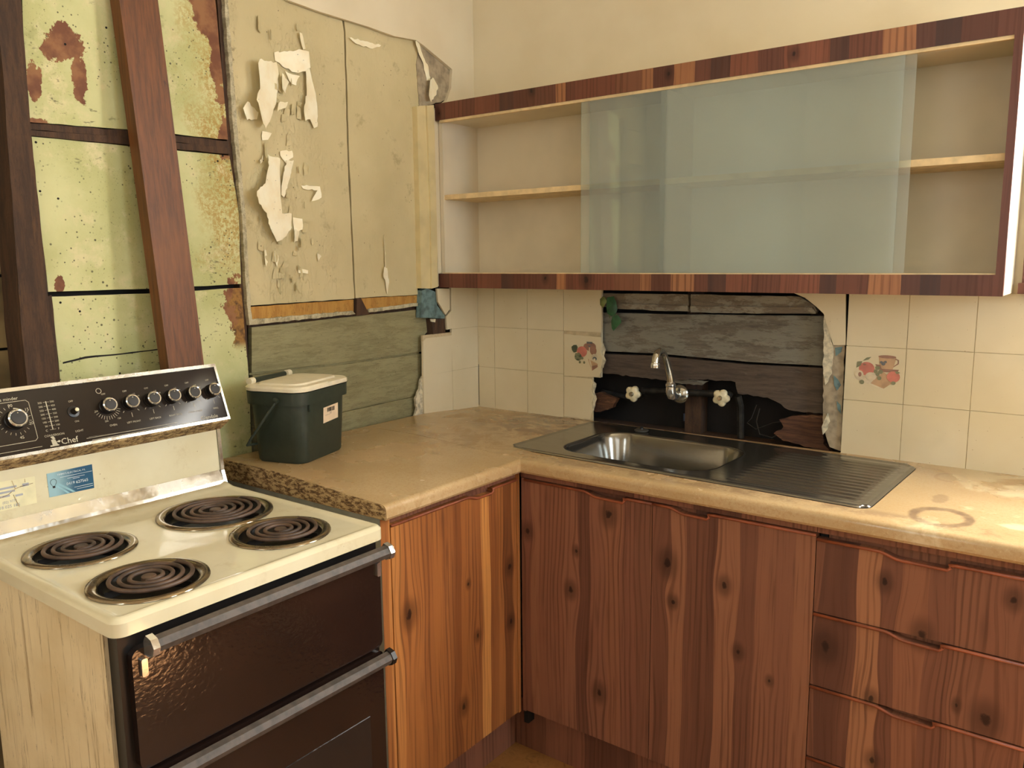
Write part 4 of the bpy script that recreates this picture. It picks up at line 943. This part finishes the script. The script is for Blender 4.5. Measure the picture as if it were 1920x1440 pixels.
b = B(); flat(b, [BF(-.012, .094), BF(.061, .098), BF(.060, .140), BF(-.011, .137)]); r = bmesh.ops.extrude_face_region(b, geom=b.faces[:]); bmesh.ops.translate(b, verts=[e for e in r['geom'] if isinstance(e, bmesh.types.BMVert)], vec=(.0005, 0, 0))
stk = ob('barcode_sticker', b, STICK, bn, local=True, label='small pale sticker printed with a barcode')
b = B(); y = .006; rr_ = random.Random(3)
while y < .042:
    wd = rr_.choice((.0006, .0012, .002)); flat(b, [BF(y, .1225, .0008), BF(y+wd, .1225, .0008), BF(y+wd, .134, .0008), BF(y, .134, .0008)]); y += wd+rr_.choice((.0006, .001, .0015))
text(b, '70000', .0045, BF(.018, .1175, .0008), (0, 1, 0), (.047, 0, 1)); flat(b, [BF(-.004, .1145, .0008), BF(.028, .1150, .0008), BF(.028, .1155, .0008), BF(-.004, .1150, .0008)])
ob('barcode', b, INK, stk, local=True)

# ------------------------------------------------------------------ cooker
ck = T('electric_cooker', 'old cream and brown freestanding electric cooker with four coil hotplates', 'cooker', (.45, -1.46, 0))
Y0, Y1 = -1.757, -1.187
ob('body', bx(.235, .690, Y0+.02, Y1-.02, .03, .868), BLACKPL, ck)
ob('side_panel', bx(.19, .655, Y0+.012, Y0+.0195, .03, .872), SIDE, ck, bevel=.001, seg=1); ob('side_panel', bx(.19, .655, Y1-.0195, Y1-.012, .03, .872), SIDE, ck, bevel=.001, seg=1)
ob('front_frame', bx(.6905, .700, Y0+.012, Y1-.012, .03, .868), BLACKPL, ck)
# hob with four openings
holes = [(.345, -1.628, .100), (.597, -1.632, .100), (.350, -1.342, .122), (.577, -1.342, .100)]
hx0, hx1 = .155, .718
b = B()
NXH, NYH = 96, 96
def hobz(x, y):
    d = min(hx1-x, y-Y0, Y1-y)
    z = .898
    if d < .012: z = .902-.008*((.012-d)/.012)**2.2
    elif d < .028: z = .902-.004*min(1, (d-.012)/.010)
    if x < .20: z += .012*((.20-x)/.045)**1.5
    return z
gridv = {}
for i in range(NXH+1):
    for j in range(NYH+1):
        x = hx0+(hx1-hx0)*i/NXH; y = Y0+(Y1-Y0)*j/NYH
        gridv[i, j] = [x, y]
for (cx, cy, r) in holes:
    for k, v in gridv.items():
        d = math.hypot(v[0]-cx, v[1]-cy)
        if abs(d-(r-.014)) < .0032 and d > 0: v[0] = cx+(v[0]-cx)/d*(r-.014); v[1] = cy+(v[1]-cy)/d*(r-.014)
V = {}
for k, v in gridv.items():
    x, y = v
    for cxn, syn in ((hx1-.022, Y0+.022), (hx1-.022, Y1-.022)):
        qx = x-(hx1-.022); qy = (Y0+.022-y) if syn < -1.5 else (y-(Y1-.022))
        if qx > 0 and qy > 0:
            L = math.hypot(qx, qy); m = max(qx, qy); x = hx1-.022+qx*m/L; y = (Y0+.022-qy*m/L) if syn < -1.5 else (Y1-.022+qy*m/L)
    V[k] = b.verts.new((x, y, hobz(*gridv[k])))
for i in range(NXH):
    for j in range(NYH):
        q = [(i, j), (i+1, j), (i+1, j+1), (i, j+1)]; mx = sum(gridv[k][0] for k in q)/4; my = sum(gridv[k][1] for k in q)/4
        if any(math.hypot(mx-cx, my-cy) < r-.014 for cx, cy, r in holes): continue
        b.faces.new([V[k] for k in q])
# skirt
es = [e for e in b.edges if e.is_boundary and not any(math.hypot((e.verts[0].co.x-cx), (e.verts[0].co.y-cy)) < r for cx, cy, r in holes)]
r_ = bmesh.ops.extrude_edge_only(b, edges=es); vs = [g_ for g_ in r_['geom'] if isinstance(g_, bmesh.types.BMVert)]
for v in vs: v.co.z = .872
ob('hob', b, ENAM, ck, smooth=.7)
for (cx, cy, r) in holes:
    hp = bpy.data.objects.new('hotplate', None); C.objects.link(hp)
    b = B(); lathe(b, [(r-.019, .8975), (r-.016, .9015), (r-.008, .9035), (r-.001, .9020), (r, .8990)], (cx, cy, 0), (0, 0, 1), 48)
    bpy.data.objects.remove(hp)
    rg = ob('hotplate', b, RINGM, ck, smooth=True)
    b = B(); lathe(b, [(r-.018, .8990), (r-.020, .892), (r-.026, .882), (r-.05, .874), (.0001, .872)], (cx, cy, 0), (0, 0, 1), 40); ob('drip_bowl', b, SOOT, rg, smooth=True)
    # spiral element
    b = B(); turns = 3.4 if r < .11 else 4.4; R1 = r-.027; R0 = .018; n = int(turns*34); pts = []
    a0 = -.6
    for k in range(n+1):
        t = k/n; a = a0+2*PI*turns*t; rr2 = R0+(R1-R0)*t; pts.append((cx+rr2*math.cos(a), cy+rr2*math.sin(a), .9065))
    e = Vector(pts[-1])-Vector((cx, cy, .9065)); tang = Vector((-e.y, e.x, 0)).normalized()
    pts.append(tuple(Vector(pts[-1])+tang*.012+Vector((0, 0, -.006)))); pts.append(tuple(Vector(pts[-1])+tang*.006+Vector((0, 0, -.016))))
    pts = [(cx+R0*math.cos(a0)*.8, cy+R0*math.sin(a0)*.8, .894)] + pts
    tube(b, pts, .0040, 8); ob('coil', b, COIL, rg, smooth=True)
    b = B(); lathe(b, [(.0001, .9085), (.011, .9085), (.0125, .9070), (.0125, .897)], (cx, cy, 0), (0, 0, 1), 18); ob('coil_centre', b, COIL, rg, smooth=.7)
    b = B()
    for k in range(3):
        a = .5+2*PI*k/3; d = Vector((math.cos(a), math.sin(a), 0)); q = Vector((-d.y, d.x, 0))*.0012; A_ = Vector((cx, cy, 0))+d*.012; E_ = Vector((cx, cy, 0))+d*(r-.022)
        vs = []
        for pz in (.890, .9015):
            for pt in (A_-q, E_-q, E_+q, A_+q): vs.append(b.verts.new((pt.x, pt.y, pz)))
        for f in ((0, 1, 2, 3), (7, 6, 5, 4), (0, 4, 5, 1), (1, 5, 6, 2), (2, 6, 7, 3), (3, 7, 4, 0)): b.faces.new([vs[i] for i in f])
    ob('coil_support', b, SOOT, rg)
# chrome strip and splashback
ob('chrome_strip', prism(B(), [(.153, .902), (.171, .902), (.168, .912), (.155, .936), (.149, .936)], 'y', Y0+.004, Y1-.004), ALU, ck, bevel=.001, seg=1)
spl = ob('splashback', prism(B(), [(.149, .930), (.155, .9365), (.149, 1.040), (.120, 1.040), (.120, .93)], 'y', Y0+.012, Y1-.013), ENAM, ck)
ob('corner_trim', prism(B(), [(.166, .894), (.172, .90), (.160, .935), (.152, 1.045), (.144, 1.045), (.144, .92)], 'y', Y1-.0125, Y1-.004), ALU, ck, bevel=.001, seg=1)
UP = Vector((-.359, 0, .933)).normalized(); NR = Vector((.933, 0, .359)).normalized(); PB = Vector((.187, 0, 1.064))
YR = -1.185
def PP(s, h, o=0):
    v = PB+UP*h+NR*o; return Vector((v.x, YR-s, v.z))
def pslab(b, s0, s1, h0, h1, o0, o1):
    vs = [b.verts.new(PP(s, h, o)) for s in (s0, s1) for h in (h0, h1) for o in (o0, o1)]
    for f in ((0, 1, 3, 2), (4, 6, 7, 5), (0, 4, 5, 1), (2, 3, 7, 6), (0, 2, 6, 4), (1, 5, 7, 3)): b.faces.new([vs[i] for i in f])
    return b
b = B()
prism(b, [tuple((PB+NR*-.004)[i] for i in (0, 2)), tuple((PB+UP*.1395+NR*-.004)[i] for i in (0, 2)), (.110, 1.190), (.112, 1.06), (.12, 1.041), (.152, 1.041)], 'y', Y0+.001, Y1)
hood = ob('control_hood', b, CHROMED, ck)
PL = .572
ob('under_lip', prism(B(), [(.150, 1.036), (.1865, 1.060), (.188, 1.066), (.150, 1.046)], 'y', Y0+.002, Y1-.001), GRIME, ck)
b = B(); pslab(b, 0, PL, 0, .0065, -.003, .004); pslab(b, 0, PL, .1335, .1415, -.003, .004); pslab(b, 0, .0055, .0065, .1335, -.003, .004); pslab(b, PL-.0055, PL, .0065, .1335, -.003, .004); ob('chrome_surround', b, ALU, ck)
fas = ob('control_panel', pslab(B(), .0055, PL-.0055, .0065, .1335, -.003, .0012), PANELF, ck)
Uy = Vector((0, 1, 0))
b = B(); L_ = .0016
def ptext(s, size, sx, h, al='LEFT'): text(b, s, size, PP(sx, h, L_), Uy, UP, al)
def pline(s0, h0, s1, h1, w_=.0006):
    a, c = PP(s0, h0, L_), PP(s1, h1, L_); d = (c-a).normalized(); q = NR.cross(d)*w_
    flat(b, [a-q, c-q, c+q, a+q])
ptext('Chef', .0175, .391, .011); ptext('Glendale', .0125, .074, .010)
pline(.075, .0085, .128, .0085, .0004); pline(.150, .0085, .33, .0085, .0004); pline(.335, .0165, .110, .0085, .0001); pline(.395-.055, .014, .135, .014, .0004)
# little chef emblem: hat, body and pan
for P4 in ([(.405, .024), (.409, .030), (.403, .031), (.400, .025)], [(.408, .012), (.409, .024), (.401, .024), (.398, .012)], [(.413, .010), (.396, .010), (.396, .0125), (.413, .0125)], [(.400, .018), (.394, .021), (.391, .019), (.394, .016)]):
    flat(b, [PP(s, h, L_) for s, h in P4])
ptext('minute minder', .0095, .443, .1165, 'RIGHT') if False else ptext('minute minder', .0095, .506, .1165)
pts4 = [(.508, .113), (.437, .113), (.432, .108), (.432, .033), (.437, .028), (.508, .028)]
for a_, c_ in zip(pts4, pts4[1:]): pline(*a_, *c_, .0005)
pline(.508, .014, .428, .014, .0004)
TS, TH_ = .465, .075
for k in range(20):
    a = PI/2-2*PI*k/20-.15
    if k in (0, 1, 2): continue
    r0, r1 = .026, .031; pline(TS-r0*math.cos(a), TH_+r0*math.sin(a), TS-r1*math.cos(a), TH_+r1*math.sin(a), .0004)
ptext('90', .0085, .471, .103); ptext('15', .0085, .443, .091); ptext('30', .0085, .441, .062); ptext('45', .0085, .464, .036)
for k in range(8):
    a = PI/2-.1-k*.12; a2 = a-.13; pline(TS-.0245*math.cos(a), TH_+.0245*math.sin(a), TS-.0245*math.cos(a2), TH_+.0245*math.sin(a2), .0012)
pline(.400, .045, .400, .105, .0009)
for k, (cv, fv) in enumerate((('', ''), ('50', '100'), ('100', '200'), ('150', '300'), ('200', '350'), ('250', '400'), ('300', '450'), ('350', '500'))):
    h = .045+k*.0083; pline(.406, h, .394, h, .0003)
    if cv: ptext(cv, .0055, .408, h-.002, 'RIGHT'); ptext(fv, .0055, .3925, h-.002)
ptext('C', .006, .410, .042, 'RIGHT'); ptext('F', .006, .390, .043); ptext('CONVERSION', .0062, .400, .031, 'CENTER')
ptext('OFF', .0055, .352, .096, 'CENTER'); ptext('ON', .0055, .350, .052, 'CENTER'); ptext('LIGHT', .006, .350, .031, 'CENTER')
ptext('OFF', .0055, .282, .102, 'CENTER'); ptext('OVEN', .006, .278, .031, 'CENTER'); ptext('250', .0052, .290, .042, 'CENTER'); ptext('150', .0052, .262, .044, 'CENTER'); ptext('300', .0052, .306, .067, 'CENTER')
for k in range(13):
    a = PI+.35+k*(PI-.7)/12; pline(.282-.022*math.cos(a), .076+.022*math.sin(a), .282-.030*math.cos(a), .076+.030*math.sin(a), .0004)
for i, (s_, nm) in enumerate(((.232, 'LEFT FRONT'), (.182, 'LEFT BACK'), (.133, 'RIGHT BACK'), (.082, 'RIGHT FRONT'), (.029, 'GRILL'))):
    ptext('OFF', .0055, s_+.003, .102, 'CENTER'); ptext('LO', .0045, s_-.016, .094, 'CENTER'); ptext('HI', .0045, s_-.023, .088)  # dial marks
    ptext(nm, .0056, s_, .031, 'CENTER')
    for a in (-PI/2, -PI/2-.75, -PI/2+.75, 0.05): pline(s_-.022*math.cos(a), .076+.022*math.sin(a), s_-(.030 if a == -PI/2 else .027)*math.cos(a), .076+(.032 if a == -PI/2 else .027)*math.sin(a), .0005)
for k in range(20):
    a, a2 = 2*PI*k/20, 2*PI*(k+1)/20; pline(.290+.0055*math.cos(a), .112+.0055*math.sin(a), .290+.0055*math.cos(a2), .112+.0055*math.sin(a2), .0006)
ob('panel_print', b, PRINT, fas, label='pale printed dial markings and lettering')
def knob(s_, r, n=28):
    b = B(); o = PP(s_, .0755)
    lathe(b, [(r*1.02, 0), (r*1.02, .004), (r*.93, .006), (r*.90, .019), (r*.66, .0195)], o, NR, n); k = ob('knob', b, BLACKPL, ck, smooth=.5)
    b = B(); lathe(b, [(r*.92, .0185), (r*.94, .0215), (r*.84, .0232), (r*.72, .0225), (r*.70, .019)], o, NR, n); ob('knob_ring', b, CHROME, k, smooth=.6)
    b = B(); lathe(b, [(r*.71, .019), (r*.71, .0222), (r*.66, .0232), (.0001, .0236)], o, NR, n); ob('knob_cap', b, HANDLEC, k, smooth=.5)
    b = B(); lathe(b, [(.0001, .0243), (.0012, .0243), (.0012, .0234)], o+UP*r*.5, NR, 8); ob('pointer_dot', b, PRINT, k)
HANDLEC = plain('grey_brown_knob_cap', (44, 38, 34), .55, var=.1)
for s_ in (.282, .232, .182, .133, .082, .029): knob(s_, .0165)
knob(TS, .0195)
b = B(); lathe(b, [(.013, 0), (.012, .003), (.007, .004), (.006, .012), (.0045, .020), (.0001, .0205)], PP(.352, .075), NR, 16); ob('light_switch', b, BLACKPL, ck, smooth=.5)
b = B(); lathe(b, [(.0001, .0222), (.0035, .022), (.0042, .0202)], PP(.352, .075), NR, 12); ob('switch_tip', b, TAPW, ck, smooth=.5)
# grill door, oven door, handles
ob('grill_door', prism(B(), rrect((Y0+Y1)/2+.004, .742, .528, .203, .014, 4), 'x', .7005, .716), BROWN, ck, bevel=.002, seg=1)
od = ob('oven_door', prism(B(), rrect((Y0+Y1)/2+.004, .352, .528, .560, .012, 4), 'x', .7005, .716), BROWN, ck, bevel=.002, seg=1)
ob('oven_window', bx(.7162, .7172, Y0+.06, Y1-.06, .22, .50), BLACKGL, od)
def hbar(z, endm, yl, yr):
    b = B(); prism(b, [(.728, z+.014), (.738, z+.010), (.744, z), (.740, z-.010), (.730, z-.013), (.726, z)], 'y', yl+.006, yr-.006); h = ob('handle', b, HANDLEB, ck, bevel=.001, seg=1)
    for (a, c) in ((yl-.004, yl+.0075), (yr-.0075, yr+.004)):
        b = B(); prism(b, [(.724, z+.017), (.739, z+.013), (.747, z), (.742, z-.013), (.732, z-.017), (.7165, z-.017), (.7165, z+.006)], 'y', a, c); ob('handle_bracket', b, endm, h, bevel=.0015, seg=1)
    return h
hbar(.848, CHROME, -1.708, -1.192); hbar(.617, BLACKPL, -1.716, -1.196)
for yy in (-1.715, -1.212):
    b = B(); prism(b, rrect(yy, .812, .010, .030, .003, 3), 'x', .716, .722); ob('door_catch', b, CHROME, ck, bevel=.001, seg=1)
# sticker on the splashback, with faded lettering and a tear
SX = .1515
def SP(y, z, o=0): return (.149+.006*(1.040-z)/.104+.0004+o, y, z)
b = B(); flat(b, [SP(-1.75, .955), SP(-1.622, .957), SP(-1.620, 1.012), SP(-1.75, 1.017)]); r = bmesh.ops.extrude_face_region(b, geom=b.faces[:]); bmesh.ops.translate(b, verts=[e for e in r['geom'] if isinstance(e, bmesh.types.BMVert)], vec=(.0004, 0, 0))
lb = ob('service_label', b, PAPER, ck, label='torn yellowed paper service label')
b = B()
for (y, z, w_, h) in ((-1.70, .998, .044, .004), (-1.69, .990, .03, .004), (-1.70, .982, .03, .004), (-1.66, .979, .014, .004), (-1.645, .996, .012, .006)): flat(b, [SP(y, z, .001), SP(y+w_, z, .001), SP(y+w_, z+h, .001), SP(y, z+h, .001)], 0)
text(b, '(02) 9771', .007, SP(-1.685, .9695, .001), (0, 1, 0), (-.05, 0, 1)); text(b, 'E: 018 025 185', .0085, SP(-1.705, .9595, .001), (0, 1, 0), (-.05, 0, 1))
cz_ = [(-1.72, .974), (-1.69, .9815), (-1.672, .986), (-1.66, .994), (-1.65, .9965), (-1.625, .9985)]
for a_, c_ in zip(cz_, cz_[1:]): flat(b, [SP(a_[0], a_[1], .0012), SP(c_[0], c_[1], .0012), SP(c_[0], c_[1]+.0009, .0012), SP(a_[0], a_[1]+.0014, .0012)], 1)
for a_, c_ in (((-1.664, 1.013), (-1.659, .994)), ((-1.664, .984), (-1.656, .957)), ((-1.640, 1.011), (-1.640, 1.004))): flat(b, [SP(a_[0], a_[1], .0012), SP(c_[0], c_[1], .0012), SP(c_[0]+.0009, c_[1], .0012), SP(a_[0]+.0009, a_[1], .0012)], 1)
ob('label_print', b, [PRINTB, GRIME], lb)
# business card stuck beside it
cd = T('business_card', 'blue electrician business card with a light bulb, stuck on the cooker splashback', 'card', (.1535, -1.55, .986))
def CP(y, z, o=0): return SP(y, z, o)
b = B(); flat(b, [CP(-1.597, .962), CP(-1.505, .961), CP(-1.504, 1.013), CP(-1.597, 1.012)]); r = bmesh.ops.extrude_face_region(b, geom=b.faces[:]); bmesh.ops.translate(b, verts=[e for e in r['geom'] if isinstance(e, bmesh.types.BMVert)], vec=(.0005, 0, 0)); ob('card_sheet', b, CARD, cd)
b = B()
flat(b, [CP(-1.580, .986, .0008), CP(-1.578, .990, .0008), CP(-1.544, .9625, .0008), CP(-1.550, .9625, .0008)], 0); flat(b, [CP(-1.584, .984, .0008), CP(-1.582, .987, .0008), CP(-1.556, .9625, .0008), CP(-1.561, .9625, .0008)], 0)
U_, V_ = (0, 1, 0), (-.057, 0, 1)
text(b, "TIMMY'S ELECTRICAL P/L", .0053, CP(-1.5775, 1.0035, .001), U_, V_, mi=1); text(b, '0419 627565', .0086, CP(-1.561, .9795, .001), U_, V_, mi=1)
for (y, z, w_) in ((-1.572, .9985, .066), (-1.558, .9935, .036), (-1.547, .9905, .014), (-1.546, .9715, .039), (-1.541, .967, .034)): flat(b, [CP(y, z, .001), CP(y+w_, z, .001), CP(y+w_, z+.0008, .001), CP(y, z+.0008, .001)], 1)
for k in range(14):
    a, a2 = -.9+(2*PI-1.34)*k/14, -.9+(2*PI-1.34)*(k+1)/14
    q = lambda t, r: CP(-1.586+r*math.cos(t), .992+r*math.sin(t), .001)
    flat(b, [q(a, .0058), q(a, .0066), q(a2, .0066), q(a2, .0058)], 2)
flat(b, [CP(-1.5885, .9795, .001), CP(-1.5835, .9795, .001), CP(-1.5835, .9840, .001), CP(-1.5885, .9840, .001)], 2)
for sgn in (-1, 1): flat(b, [CP(-1.586+sgn*.0022, .984, .001), CP(-1.586+sgn*.0028, .984, .001), CP(-1.586+sgn*.0046, .9875, .001), CP(-1.586+sgn*.0038, .9875, .001)], 2)
ob('card_print', b, [CARDB, PRINTW, INK], cd)
